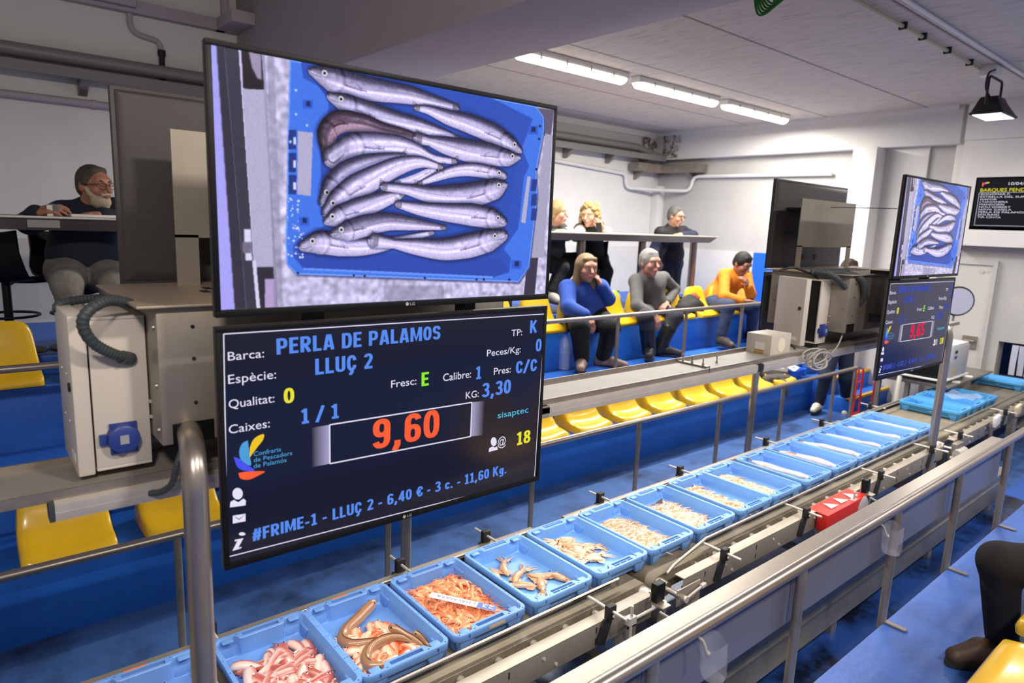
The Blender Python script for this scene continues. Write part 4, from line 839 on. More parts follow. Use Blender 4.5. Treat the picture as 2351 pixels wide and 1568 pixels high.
# ================================================================== conveyor
def conveyor(x0, x1, label, legs, nb, fb, guide, ends=True):
    t = thing('conveyor', label, 'conveyor', ((x0+x1)/2, 1.87, 0))
    for y, s in ((1.49, 1), (2.235, -1)):
        MB().box(x0+.05, x1-.05, min(y, y+.006*s), max(y, y+.006*s), .405, .50).box(x0+.05, x1-.05, min(y, y+.05*s), max(y, y+.05*s), .497, .503).build('side_plate', M_plate, t, bevel=.0015)
    for y, s in ((1.49, -1), (2.235, 1)):
        b = MB(); h = MB(); x = x0+.2
        while x < x1-.15:
            for zz in (.43, .475): h.box(x, x+.006, y-.0012 if s < 0 else y, y if s < 0 else y+.0012, zz-.012, zz+.012)
            b.lathe([(0, .007), (.005, .006)], (x+.16, y, .47), (0, s, 0), 8); b.lathe([(0, .007), (.005, .006)], (x+.22, y, .425), (0, s, 0), 8); x += .42
        h.build('slots', M_blkm, t); b.build('bolts', M_alu, t)
    # belt loop
    r = .040; zc = .4495; pr = []
    for k in range(9): a = PI/2+PI*k/8; pr.append((x0+r*math.cos(a), zc+r*math.sin(a)))
    for k in range(9): a = -PI/2+PI*k/8; pr.append((x1+r*math.cos(a), zc+r*math.sin(a)))
    MB().loops([[(a, y, b) for a, b in pr] for y in (1.585, 2.165)], True, True).build('belt', M_belt, t)
    for x in (x0, x1): MB().lathe([(0, .034), (.03, .034), (.04, .030), (.05, .030)], (x, 1.588, zc), (0, -1, 0), 20).lathe([(0, .034), (.03, .034)], (x, 2.16, zc), (0, 1, 0), 20).tube([(x, 1.47, zc), (x, 2.25, zc)], .012, 10).build('end_roller', M_pol, t)
    x = x0+.25
    while x < x1-.2: MB().lathe([(0, .018), (.05, .018)], (x, 1.585, .462), (0, -1, 0), 10).build('support_roller', M_ssd, t); x += .16
    for x in legs:
        for y in (1.52, 2.19): MB().box(x-.03, x+.03, y-.03, y+.03, 0, .42).build('leg', M_ssd, t, bevel=.003)
        MB().box(x-.02, x+.02, 1.52, 2.19, .15, .19).build('crossbar', M_ssd, t)
    for y, s, br in ((1.490, -1, nb), (2.235, 1, fb)):
        for x in br:
            m = MB().obox((x, y+s*.005, .455), (.024, 0, -.012), (0, .004, 0), (-.018, 0, -.045))
            m.box(x+.010, x+.050, y+s*.005-.013, y+s*.005+.013, .50, .557); m.build('bracket', M_blkm, t, bevel=.003)
            MB().tube([(x+.03, y-s*.115, .535), (x+.03, y+s*.085, .535)], .006, 10).build('bracket_rod', M_alu, t)
            MB().lathe([(0, .008), (.006, .007)], (x+.03, y+s*.023, .52), (0, s, 0), 8).build('clamp_screw', M_alu, t)
    for pts in guide:
        MB().tube(pts, .0075, 10).build('guide_rod', M_pol, t)
    return t
conveyor(-1.0, 2.10, 'front conveyor section with worn tan belt under the nearest crates', [-.6, .6, 1.93], [-.2, .9, 1.76], [.55, 1.30, 1.75], [[(-1, 1.606, .545), (1.92, 1.606, .545)], [(-1, 2.135, .545), (2.0, 2.135, .545)], [(1.7, 1.606, .545), (1.97, 1.606, .545), (1.97, 1.606, .52)]])
conveyor(2.21, 5.38, 'middle conveyor section carrying the long row of squid and white fish crates', [2.36, 3.6, 5.2], [2.52, 3.27, 4.20, 5.05], [2.52, 3.22, 4.20, 5.02], [[(2.24, 1.565, .50), (2.29, 1.568, .522), (2.58, 1.606, .545), (5.36, 1.606, .545)], [(2.3, 2.14, .545), (5.36, 2.14, .545)]])
conveyor(5.50, 8.95, 'far conveyor section passing through the hatch in the end wall', [5.7, 7.2, 8.3], [5.62, 6.75], [5.9], [[(5.5, 1.602, .545), (8.5, 1.602, .545)], [(5.6, 2.15, .545), (7.4, 2.15, .545)]])
def sensor(x, label, armz=.5):
    t = thing('photo_sensor', label, 'sensor', (x, 1.45, .5))
    MB().obox((x, 1.452, .545), (.026, 0, 0), (0, .016, 0), (0, 0, .038)).build('sensor_head', M_blk, t, bevel=.003)
    MB().box(x-.03, x+.02, 1.40, 1.47, .498, .504).box(x-.03, x+.02, 1.462, 1.468, .50, .545).build('holder', M_ssd, t)
    MB().tube([(x-.17, 1.44, .49), (x-.01, 1.44, .49)], .006, 8).tube([(x-.17, 1.44, .40), (x-.17, 1.44, .55)], .006, 8).box(x-.19, x-.15, 1.43, 1.455, .475, .505).build('clamp_arm', M_alu, t)
    MB().tube([(x+.02, 1.44, .36), (x+.02, 1.44, .50)], .016, 10).tube([(x+.02, 1.44, .0), (x+.02, 1.44, .36)], .02, 10).build('stand', M_ssd, t)
    MB().tube(spline([(x-.05, 1.40, .50), (x+.0, 1.34, .46), (x+.05, 1.28, .40), (x+.06, 1.24, .28)]), .005, 6).build('lead', M_lcable, t)
sensor(2.03, 'black photo sensor on a bracket at the gap between front conveyor sections')
sensor(3.93, 'black photo sensor on a bracket at the end of the red guard')
t = thing('conveyor_guard', 'red conveyor guard with three white triangles on top', 'guard', (3.67, 1.47, .4))
pg = [(3.42, .405), (3.42, .50)]+[(3.86, .50)]+[(3.86+.06*math.sin(a), .445+.055*math.cos(a)) for a in [PI*k/10 for k in range(1, 11)]]
MB().loops([[(a, y, b) for a, b in pg] for y in (1.425, 1.484)]).add([(3.42, 1.425, .501), (3.90, 1.425, .501), (3.90, 1.535, .5045), (3.42, 1.535, .5045)], [(0, 1, 2, 3)]).build('guard_shell', M_red, t, bevel=.003)
tri = MB()
for x in (3.52, 3.64, 3.76): tri.add([(x, 1.455, .5065), (x+.085, 1.455, .5065), (x+.03, 1.515, .5075)], [(0, 1, 2)])
tri.build('white_triangles', M_wh, t, smooth=False)
MB().loops([[(3.86+r_*math.sin(a), y, .445+r_*.92*math.cos(a)) for a in [2*PI*k/20 for k in range(20)]] for y, r_ in ((1.418, .05), (1.426, .064))]).build('end_disc', M_alu, t)
t = thing('tensioner', 'steel belt tensioner bolted at the start of the middle conveyor', 'machine part', (2.25, 1.47, .43))
MB().box(2.20, 2.36, 1.474, 1.482, .40, .475).build('end_plate', M_plate, t, bevel=.003)
MB().tube([(2.24, 1.462, .43), (2.38, 1.462, .455)], .006, 8).lathe([(0, .014), (.02, .014)], (2.24, 1.474, .43), (0, -1, 0), 14).lathe([(-.012, .011), (.012, .011)], (2.36, 1.462, .452), (1, 0, .2), 8).build('tension_bolt', M_alu, t)
tag(MB().tube(spline([(2.0, 1.44, .40), (1.99, 1.43, .33), (2.01, 1.43, .25), (2.0, 1.43, .12)]), .005, 6).build('earth_wire', mat('green_yellow_wire', '7fae2c', .5)), 'green and yellow earth wire hanging at the front conveyor end', 'wire')
tag(MB().tube(spline([(5.55, 1.44, .42), (5.57, 1.43, .33), (5.55, 1.43, .25), (5.57, 1.43, .12)]), .006, 6).build('earth_wire', mat('green_yellow_wire', '7fae2c', .5)), 'green and yellow earth wire hanging at the far conveyor end', 'wire')
for x, lab in ((2.72, 'nearer'), (4.05, 'farther')):
    tag(MB().box(x, x+.10, 1.38, 1.385, .20, .36).box(x, x+.005, 1.345, 1.385, .20, .36).box(x+.10, x+.105, 1.345, 1.42, .20, .36).box(x+.03, x+.07, 1.35, 1.39, 0, .2).build('angle_bracket', M_ssd), 'small folded steel bracket behind the splash guard, %s one' % lab, 'bracket')
t = thing('motor_unit', 'grey valve block with rods beside the far conveyor', 'machine part', (5.6, 1.45, .42))
MB().box(5.46, 5.60, 1.44, 1.48, .40, .50).build('block', M_ssd, t, bevel=.004); MB().lathe([(0, .03), (.16, .03)], (5.42, 1.43, .44), (1, 0, 0), 14).build('cylinder', M_alu, t)
MB().tube(spline([(5.35, 1.44, .43), (5.42, 1.42, .38), (5.45, 1.40, .28), (5.46, 1.40, .1)]), .012, 8).build('sleeve_hose', M_lcable, t)
for x, c, lab in ((6.35, M_wh, 'white card stack clipped beside the far conveyor'), (6.95, mat('cream_card', 'd9c9a0', .5), 'cream and grey control box beside the far conveyor')):
    t = thing('card_holder', lab, 'holder', (x, 1.42, .5)); MB().obox((x, 1.44, .535), (.06, 0, .008), (0, .012, 0), (-.006, 0, .04)).build('cards', c, t, bevel=.003); MB().box(x-.07, x+.08, 1.455, 1.465, .49, .52).box(x-.01, x+.01, 1.455, 1.475, .0, .5).build('clip', M_ssd, t)
# weighing point before the door
t = thing('work_table', 'steel side table with papers reaching over the belt edge before the grey door', 'table', (7.5, 2.3, 0))
MB().box(6.90, 8.2, 1.96, 2.62, .615, .632).build('table_top', M_ssd, t, bevel=.003)
for x in (6.95, 8.15):
    for y in (2.32, 2.58): MB().box(x-.02, x+.02, y-.02, y+.02, 0, .60).build('leg', M_ssd, t)
MB().box(6.92, 8.18, 1.98, 2.60, .595, .615).build('apron', M_ssd, t)
t = thing('desk_rack', 'low white topped rack on the side table carrying the boxy machine', 'rack', (7.2, 2.2, .632))
MB().box(6.84, 7.52, 1.99, 2.46, .672, .688).build('shelf', M_wh, t, bevel=.003)
for x in (6.93, 7.47):
    for y in (2.03, 2.42): MB().box(x-.012, x+.012, y-.012, y+.012, .632, .672).build('leg', M_ssd, t)
t = thing('label_printer', 'boxy grey and black machine with ports on the white topped rack', 'machine', (7.2, 2.2, .688))
MB().box(6.86, 7.04, 2.04, 2.40, .689, .875).build('black_front', M_blk, t, bevel=.01); MB().box(7.02, 7.46, 2.0, 2.42, .689, .985).build('grey_casing', mat('light_grey_casing', 'a9aaa9', .45), t, bevel=.012)
for z, c in ((.93, M_blkm), (.88, M_sock), (.83, M_alu), (.75, M_ysteel)): MB().box(7.06, 7.12, 1.996, 2.002, z-.014, z+.014).build('port', c, t)
MB().box(7.03, 7.45, 2.01, 2.41, .985, 1.0).build('top_cover', M_wh, t, bevel=.006)
t = thing('power_strip', 'white open tray with a dark plug at the left end of the side table', 'tray', (7.0, 2.52, .632)); MB().box(6.86, 7.10, 2.44, 2.60, .633, .672).build('tray', M_wh, t, bevel=.008); MB().box(6.95, 6.99, 2.50, 2.54, .672, .695).build('plug', M_blk, t)
for k, (x, y) in enumerate(((6.93, 2.02), (7.15, 1.965), (7.56, 1.98))): tag(MB().obox((x+.05, y+.03, .6355), (.05, .012, 0), (-.01, .03, 0), (0, 0, .003)).build('paper_sheet', M_wh), 'white paper lying on the side table edge, '+['left one', 'middle one', 'right one'][k], 'paper')
rs = MB().lathe([(0, .15), (.012, .155), (.02, .145)], (8.0, 2.32, 1.33), (-.8, -.6, 0), 28)
t = thing('round_mirror', 'round mirror with dark rim hanging behind the far televisions', 'mirror', (8.0, 2.32, 1.2)); rs.build('rim', M_blkm, t)
MB().lathe([(.021, .138), (.023, .138)], (8.0, 2.32, 1.33), (-.8, -.6, 0), 28).build('glass', mat('pale_mirror', 'c9c9dc', .3, .2), t); MB().tube([(8.02, 2.34, 1.2), (8.02, 2.34, .632)], .012, 8).build('stem', M_ssd, t)
# red folding stand left of the table
for k, (x, y) in enumerate(((6.85, 2.72), (7.35, 2.74))):
    t = thing('red_trestle', 'red painted metal trestle behind the conveyor, '+['left one', 'right one'][k], 'trestle', (x, y, 0))
    for a in (-1, 1): MB().tube([(x+a*.09, y, 0), (x+a*.05, y, .66)], .010, 8).build('leg', M_red, t)
    for z in (.2, .38, .52): MB().tube([(x-.085, y, z), (x+.085, y, z+.01)], .007, 8).build('rung', M_red, t)
tag(MB().tube(spline([(6.98, 2.40, .655), (6.84, 2.36, .64), (6.74, 2.33, .52), (6.68, 2.31, .40), (6.60, 2.30, .30)]), .022, 10).box(6.53, 6.63, 2.27, 2.33, 0, .34).build('flexible_duct', M_lcable), 'pale grey flexible duct dropping beside the red trestles', 'duct')
# ------------------------------------------------------------------ bar table and stools on the top level
t = thing('bar_table', 'long steel bar table on round posts along the top level', 'table', (3.5, 5.05, .975))
MB().box(-1, 7.46, 4.86, 5.30, 1.868, 1.882).build('table_top', mat('pale_counter', 'b7b2aa', .4, .3), t, bevel=.003)
MB().box(-1, 7.30, 4.885, 4.90, 1.80, 1.868).prism([(7.30, 4.885, 1.868), (7.30, 4.885, 1.80), (7.45, 4.885, 1.868)], (0, .015, 0)).build('apron', mat('dark_glossy_steel', '68656a', .2, .9), t)
for x in (.15, 1.15, 2.13, 3.13, 4.13, 5.13, 6.13, 7.13): MB().tube([(x, 5.0, .975), (x, 5.0, 1.87)], .045 if x > 3 else .03, 16).build('post', mat('brown_steel', '8d8079', .3, 1), t)
MB().box(.36, .52, 4.880, 4.886, 1.815, 1.86).build('label_sticker', mat('clear_label', '8b8b86', .4), t)
def stool(x, y, rz, label):
    t = thing('bar_stool', label, 'stool', (x, y, .975), rz, 'black bar stools at the table')
    prof = [(-.20, .46), (-.19, .485), (-.10, .495), (.06, .490), (.14, .50), (.175, .55), (.185, .65), (.20, .79)]
    top = [[(u*(1-.1*(k > 5)), a, b+.25*abs(u)**2*2) for u in np.linspace(-.21, .21, 9)] for k, (a, b) in enumerate(prof)]
    V = []; 
    for k, row in enumerate(top):
        dy, dz = (0, -.02) if k < 4 else ((.012, -.012) if k < 6 else (.02, 0))
        V.append(row+[(a, b+dy, c+dz) for a, b, c in row[::-1]])
    o = MB().loops(V).mesh('seat_shell', M_blk, ang=60); s = bpy.data.objects.new('seat_shell', o); COL.objects.link(s); loc(s, t)
    loc(MB().tube([(0, 0, .02), (0, 0, .47)], .025, 14).build('stem', M_blk), t); loc(MB().lathe([(0, .2), (.015, .19), (.03, .04)], (0, 0, 0), (0, 0, 1), 24).build('base', M_blk), t)
    loc(MB().tube([(-.02, -.05, .46), (.1, -.16, .40)], .007, 8).build('height_lever', M_blk), t)
    loc(MB().tube([(.17*math.cos(2*PI*k/20), .17*math.sin(2*PI*k/20), .25) for k in range(21)], .009, 8).build('foot_ring', M_blk), t)
    return t
stool(.26, 5.45, R(150), 'black bar stool at the left edge, empty')
stool(.66, 5.46, R(20), 'black bar stool under the bearded man')
stool(5.60, 5.36, R(-62), 'black empty bar stool right of the curly haired woman')
stool(5.08, 5.50, R(10), 'black bar stool under the curly haired woman')
stool(4.55, 5.45, R(20), 'black bar stool under the woman behind the television')
# ================================================================== fish crates
CW, CL, CH, CY, CZ = .322, .468, .096, 1.642, .4905
CS = .08/.096                                   # the crates are 8 cm deep
M_crate = mat('blue_crate_plastic', '6c9ddb', .40, noise=.14, nscale=18, col2='4a76b4', spec=.5)
M_crate2 = mat('older_blue_crate_plastic', '648fcf', .44, noise=.22, nscale=12, col2='43679f', spec=.45)
M_crate3 = mat('bright_blue_crate_plastic', '4f9fda', .36, noise=.10, nscale=18, col2='3b84bd', spec=.5)
def crate_loop(inset, z, r, bump=0, n=10):
    """rounded rectangle; bump pushes the middle of both short ends inwards (the grip blocks)"""
    x0, x1, y0, y1 = inset, CW-inset, inset, CL-inset; P = []
    def sm(a, b, v): t = min(1, max(0, (v-a)/(b-a))); return t*t*(3-2*t)
    def end(t): xx = x0+r+(x1-x0-2*r)*t; d = abs(xx-CW/2); return xx, bump*(1-sm(.070, .088, d))
    cs = ((x1-r, y0+r, -PI/2), (x1-r, y1-r, 0), (x0+r, y1-r, PI/2), (x0+r, y0+r, PI))
    for t in np.linspace(0, 1, 27)[:-1]: xx, d = end(t); P.append((xx, y0+d, z))
    for k in range(7): a = -PI/2+PI/2*k/6; P.append((x1-r+r*math.cos(a), y0+r+r*math.sin(a), z))
    for t in np.linspace(0, 1, 7)[1:-1]: P.append((x1, y0+r+(y1-y0-2*r)*t, z))
    for k in range(7): a = PI/2*k/6; P.append((x1-r+r*math.cos(a), y1-r+r*math.sin(a), z))
    for t in np.linspace(1, 0, 27)[1:-1]: xx, d = end(t); P.append((xx, y1-d, z))
    for k in range(7): a = PI/2+PI/2*k/6; P.append((x0+r+r*math.cos(a), y1-r+r*math.sin(a), z))
    for t in np.linspace(1, 0, 7)[1:-1]: P.append((x0, y0+r+(y1-y0-2*r)*t, z))
    for k in range(6): a = PI+PI/2*k/6; P.append((x0+r+r*math.cos(a), y0+r+r*math.sin(a), z))
    return P
def crate_mesh(kind):
    m = MB()
    m.loops([crate_loop(.030, .012, .02), crate_loop(.022, .058, .024), crate_loop(.020, .062, .026), crate_loop(.002, .064, .030), crate_loop(0, .067, .032), crate_loop(0, .093, .032), crate_loop(.002, CH, .030),
             crate_loop(.013, CH, .026, .026), crate_loop(.0155, CH-.003, .024, .026), crate_loop(.026, .026, .024, .012), crate_loop(.034, .017, .02, .004)])
    me = m.mesh('crate_body', (M_crate, M_crate2, M_crate3)[kind], ang=35)
    # cut the hand slots and drain holes into the rim
    o = bpy.data.objects.new('tmp', me); COL.objects.link(o); c = MB()
    for y0, y1 in ((.0115, .033), (CL-.033, CL-.0115)):
        out = y0 < .1
        if kind == 0:
            ya, yb = (y0+.009, y1) if out else (y0, y1-.009)
            c.box(CW/2-.058, CW/2+.058, ya, yb, .070, .2)
            yc, yd = (y0-.002, y0+.006) if out else (y1-.006, y1+.002)
            for k in range(3): c.box(CW/2-.058+k*.040, CW/2-.022+k*.040, yc, yd, .070, .2)
        else: c.box(CW/2-.060, CW/2+.060, y0+.002, y1-.003, .070, .2)
        for a in (.020, .085, CW-.085, CW-.020):
            yy = .011 if out else CL-.011; c.box(a-.0025, a+.0025, yy-.0025, yy+.0025, .080, .2)
    for k in range(6):
        for xx in (.0075, CW-.0075): c.box(xx-.002, xx+.002, .06+k*.07-.002, .06+k*.07+.002, .080, .2)
    for a in (.055, CW-.055):
        for b0, b1 in ((-.01, .006), (CL-.006, CL+.01)): c.box(a-.004, a+.004, b0, b1, .070, .088)
    cut = bpy.data.objects.new('cut', c.mesh('cut', None, smooth=False)); COL.objects.link(cut)
    bo = o.modifiers.new('b', 'BOOLEAN'); bo.object = cut; bo.operation = 'DIFFERENCE'; bo.solver = 'EXACT'
    bpy.context.view_layer.update()
    me2 = bpy.data.meshes.new_from_object(o.evaluated_get(bpy.context.evaluated_depsgraph_get()))
    bpy.data.objects.remove(o); bpy.data.objects.remove(cut)
    if len(me2.polygons) < 100: me2 = me
    CHs = CS
    m2 = MB()
    for sx in (0, 1):                                           # splayed corner feet
        for sy in (0, 1):
            for ax in (0, 1):
                L = []
                for z, w_, i_, t_ in ((0, .050, .018, .016), (.063, .085, .008, .020)):
                    a0, a1 = (i_, i_+(t_ if ax else w_)); b0, b1 = (i_, i_+(w_ if ax else t_))
                    if sx: a0, a1 = CW-a1, CW-a0
                    if sy: b0, b1 = CL-b1, CL-b0
                    L.append([(a0, b0, z), (a1, b0, z), (a1, b1, z), (a0, b1, z)])
                m2.loops(L)
            cx, cy = (.050 if not sx else CW-.050), (.034 if not sy else CL-.034)  # stacking pads inside the corners
            m2.box(cx-.004, cx+.004, cy-.010, cy+.008, CH-.0062, CH-.0055) if kind == 9 else None
            if kind != 2: m2.box(cx-.018, cx+.018, cy-.007 if sy else cy-.020, cy+.020 if sy else cy+.007, .086, CH-.003)
    tmp = bmesh.new(); tmp.from_mesh(me2); tmp.from_mesh(m2.mesh('feet', None, bevel=.003)); tmp.to_mesh(me2); tmp.free()
    me2.polygons.foreach_set('use_smooth', [True]*len(me2.polygons)); me2.set_sharp_from_angle(angle=R(35)); me2.name = 'fish_crate'
    me2.transform(Matrix.Diagonal((1, 1, CS, 1)))
    return me2
CRATE = [crate_mesh(0), crate_mesh(1), crate_mesh(2)]
CH = .08
M_ortag = mat('orange_sticker', 'e0764a', .5); M_tagp = mat('tan_sticker', 'c9a27a', .5)
def crate(x, kind, label, sticker=None, y=CY, rz=0):
    o = bpy.data.objects.new('fish_crate', CRATE[kind]); COL.objects.link(o); o.location = (x, y, CZ); o.rotation_euler = (0, 0, rz)
    tag(o, label, 'crate', 'blue fish crates on the conveyor')
    if sticker == 'far': loc(MB().box(CW/2-.05, CW/2+.01, CL-.0095, CL-.003, CH-.0002, CH+.0006).build('orange_strip', M_ortag), o)
    if sticker == 'near': loc(MB().box(CW/2-.02, CW/2+.05, -.0008, .0, .062, .073).build('tan_strip', M_tagp), o)
    return o
CR = [(.185, 1, 'blue crate at the lower left behind the thick pole, orange strip on rim', 'far'), (.539, 1, 'blue crate heaped with pale pink fish, orange-free rim, right of the pole', None),
      (.855, 1, 'blue crate with brown conger eels and orange fish', 'far'), (1.195, 1, 'blue crate full of langoustines with a name card', 'near'),
      (1.55, 0, 'blue crate with a few scattered brown squid', None), (1.897, 0, 'blue crate with a small heap of squid at one end', None),
      (2.231, 0, 'blue crate piled with squid under a browner top, nearest of the piled squid crates', None), (2.579, 0, 'blue crate piled with paler squid, one dark fin sticking up', None),
      (2.934, 0, 'blue crate with a low layer of small squid, nearer of two', None), (3.250, 0, 'blue crate with a low layer of small squid, farther of two', None),
      (3.613, 0, 'blue crate with one long white fish, first of the white fish crates', None), (3.962, 0, 'blue crate with a long white fish with brown patch', None),
      (4.292, 0, 'blue crate with two twined white fish', None), (4.622, 0, 'blue crate with one slim white fish, third from the end of the row', None),
      (4.952, 0, 'blue crate with one white fish, second from the end of the row', None), (5.282, 0, 'blue crate at the end of the long row, white fish low inside', None)]
CRO = [crate(x, k, l, s) for x, k, l, s in CR]
f1 = crate(6.20, 2, 'brighter blue crate with pale emblem, alone on the far conveyor', None, 1.655); f2 = crate(6.56, 2, 'brighter blue crate right behind the emblem crate, plastic sheet inside', None, 1.655)
f3 = crate(6.92, 2, 'brighter blue crate third on the far conveyor', None, 1.655); f4 = crate(8.06, 2, 'brighter blue crate at the wall hatch under the strip curtain', None, 1.655)
for f in (f1, f4):
    e = MB(); 
    for k, (a, b, r) in enumerate(((0, 0, .5), (.012, .002, .1), (.022, -.006, -.3))): 
        q = [(-.0006, .24-a+.012*math.cos(t)*math.cos(r)-.005*math.sin(t)*math.sin(r), .042+b+.012*math.cos(t)*math.sin(r)+.005*math.sin(t)*math.cos(r)) for t in [2*PI*j/14 for j in range(14)]]
        e.add([(.0125, y, z) for _, y, z in q], [tuple(range(14))])
    em = e.build('pale_emblem', mat('pale_print', 'cfe4f5', .5), smooth=False); loc(em, f)
    em.location = (.0105, 0, 0)
sh_ = MB(); sh_.add([(6.72+.10*i, 1.72+.05*j, .580+.018*math.sin(i*2+j*1.7)) for j in range(6) for i in range(4)], [(j*4+i, j*4+i+1, j*4+i+5, j*4+i+4) for j in range(5) for i in range(3)])
tag(sh_.build('plastic_sheet', mat('clear_sheet', 'e3e4f2', .2, alpha=.28)), 'crumpled clear plastic sheet lying over the far bright blue crates', 'plastic sheet')
# ------------------------------------------------------------------ seafood
M_fish = mat('fish_skin', 'ffffff', .26, vcol=True, noise=.10, nscale=90, col2='6b4a44', spec=.55, coat=.3)
M_eye = mat('fish_eye', '1a1512', .1, spec=.8)
def mixc(a, b, t): return tuple(x+(y-x)*t for x, y in zip(a, b))
def fish_mesh(name, L, prof, th, back, belly, seed=0, bend=0, patch=None, tail=True, tailc=None, n=14, split=.15):
    """fish lying on its side along +X from the head; prof: (t, half width); th thickness ratio"""
    rng = random.Random(seed); m = MB(); loops = []; cols = []; back, belly = lin(back), lin(belly); tailc = lin(tailc) if tailc else back
    ts = [0, .015, .04, .08, .13, .2, .28, .37, .46, .55, .64, .73, .81, .88, .94]
    def cen(t): return np.array((L*t, bend*math.sin(t*PI*1.1)*L, 0))
    for t in ts:
        hw = np.interp(t, [p[0] for p in prof], [p[1] for p in prof]); d = vnorm(cen(t+.01)-cen(t-.01)); nn = np.array((-d[1], d[0], 0)); c = cen(t); lp = []
        h = hw*th
        for k in range(n):
            a = 2*PI*k/n; v = math.cos(a); z = math.sin(a)
            lp.append(c+nn*hw*v+np.array((0, 0, h*(1+z))))
            q = min(1, max(0, (v+split)*1.6+.15)); col = mixc(belly, back, q)
            if patch and patch[0] < t < patch[1] and z > -.2: col = mixc(col, lin(patch[2]), .75)
            cols.append(mixc(col, tuple(x*.8 for x in col), rng.random()*.6))
        loops.append(lp)
    m.loops(loops); m.c = cols
    if tail:
        c = cen(.94); e = cen(1.0); d = vnorm(e-c); nn = np.array((-d[1], d[0], 0)); w0 = prof[-1][1]; z = w0*th
        m.add([c+nn*w0*.8+(0, 0, z), c-nn*w0*.8+(0, 0, z), e-nn*w0*3+(0, 0, z*.4), e-d*L*.015+(0, 0, z*1.2), e+nn*w0*3+(0, 0, z*.4)], [(0, 1, 2, 3), (0, 3, 4)], [tailc]*5)
        for a, w_ in ((.30, 1), (.62, .7)):
            hw = np.interp(a, [p[0] for p in prof], [p[1] for p in prof]); c = cen(a); d = vnorm(cen(a+.01)-cen(a)); nn = np.array((-d[1], d[0], 0))
            for sg in (1, -1): m.add([c+nn*hw*.9*sg+(0, 0, hw*th), c+d*L*.12*w_+nn*hw*.75*sg+(0, 0, hw*th), c+d*L*.10*w_+nn*hw*1.45*sg+(0, 0, hw*th*.6)], [(0, 1, 2)], [mixc(back, tailc, .5)]*3)
    return m.mesh(name, M_fish, vcol=True, ang=80)
FP = [(0, .004), (.02, .010), (.08, .0165), (.18, .0195), (.34, .0185), (.55, .013), (.78, .0068), (.94, .004)]
def fish_proto(nm, *a, eye=True, **k):
    me = fish_mesh(nm, *a, **k); o = bpy.data.objects.new(nm, me); L = a[0]; hw = np.interp(.075, [p[0] for p in a[1]], [p[1] for p in a[1]]); th = a[2]; b = k.get('bend', 0)
    ch = []
    if eye:
        y = b*math.sin(.075*PI*1.1)*L+hw*.35
        ch.append(('eye', MB().ball((.085*L, y, hw*th*1.86), (.0042, .0042, .003), 10).mesh('eye', M_eye)))
        ch.append(('eye_ring', MB().ball((.085*L, y, hw*th*1.80), (.0062, .0062, .0024), 10).mesh('eye_ring', mat('pale_eye_ring', 'd9c9b8', .2))))
    return me, ch
def put(nm, me, ch, M, label, cat, group, kind=None):
    o = bpy.data.objects.new(nm, me); COL.objects.link(o); o.matrix_world = M; tag(o, label, cat, group, kind)
    for n_, cm in ch:
        c = bpy.data.objects.new(n_, cm); COL.objects.link(c); loc(c, o)
    return o
def pose(x, y, z, yaw, roll=0, pitch=0, s=1):
    return Matrix.Translation((x, y, z)) @ Matrix.Rotation(yaw, 4, 'Z') @ Matrix.Rotation(pitch, 4, 'Y') @ Matrix.Rotation(roll, 4, 'X') @ Matrix.Diagonal((s, s, s, 1))
IN = .0150
def heap(ci, nm, protos, n, xr, yr, top, labels, cat, group, yaw0=0, yaws=PI, seed=0, s0=.85, s1=1.15, tilt=.3, half=.05, reach=(.06, .10)):
    """things laid one by one on a growing mound inside crate ci (xr, yr in crate coordinates)"""
    rg = random.Random(seed); cx = CRO[ci].location; out = []
    H = np.zeros((24, 32)); GX = (xr[1]-xr[0])/24; GY = (yr[1]-yr[0])/32
    for i in range(n):
        best = None
        for _ in range(5):
            u, v = rg.random(), rg.random(); k = (int(u*23.9), int(v*31.9)); e = max(abs(u-.5), abs(v-.5))*2
            lim = top*(1-.75*e**2.2); sc = H[k]/max(lim, 1e-3)
            if best is None or sc < best[0]: best = (sc, u, v, k)
        sc, u, v, k = best; h = H[k]; x = xr[0]+u*(xr[1]-xr[0]); y = yr[0]+v*(yr[1]-yr[0]); ya = yaw0+rg.uniform(-yaws, yaws); p = rg.choice(protos)
        s = rg.uniform(s0, s1)
        dx, dy = half*math.cos(ya), half*math.sin(ya)
        for (e0, e1, ax) in ((0, 0, 0), (0, 0, 1)):             # keep both ends inside the walls
            c_ = math.cos(ya) if ax == 0 else math.sin(ya); a_, b_ = sorted((-c_*reach[0]*s, c_*reach[1]*s)); lo, hi = (.034, CW-.034) if ax == 0 else (.060, CL-.058)
            v_ = x if ax == 0 else y; v_ = max(v_, lo-a_); v_ = min(v_, hi-b_)
            if ax == 0: x = v_
            else: y = v_
        gx = (H[min(23, k[0]+3), k[1]]-H[max(0, k[0]-3), k[1]])/(6*GX); gy = (H[k[0], min(31, k[1]+3)]-H[k[0], max(0, k[1]-3)])/(6*GY)
        pt = -math.atan(gx*math.cos(ya)+gy*math.sin(ya))*.7+rg.uniform(-tilt, tilt)*.4
        X, Y = x-dx, y-dy
        zc = h+.002+half*math.sin(pt)
        lim_ = math.asin(min(.55, (h*.8+.003)/half)); pt = max(-lim_, min(lim_, pt)); tk = min(1, h/.03+.25); zc = h+.002
        zc += half*math.sin(pt)
        out.append(put(nm, p[0], p[1], pose(cx.x+X, cx.y+Y, cx.z+IN+zc, ya, rg.uniform(-tilt, tilt)*tk, pt, s), labels(i) if callable(labels) else labels, cat, group))
        a = int(max(1, .022/GX)); b = int(max(1, .022/GY)); inc = top*24*.030/max(20, n)
        H[max(0, k[0]-a):k[0]+a+1, max(0, k[1]-b):k[1]+b+1] += inc
    return out
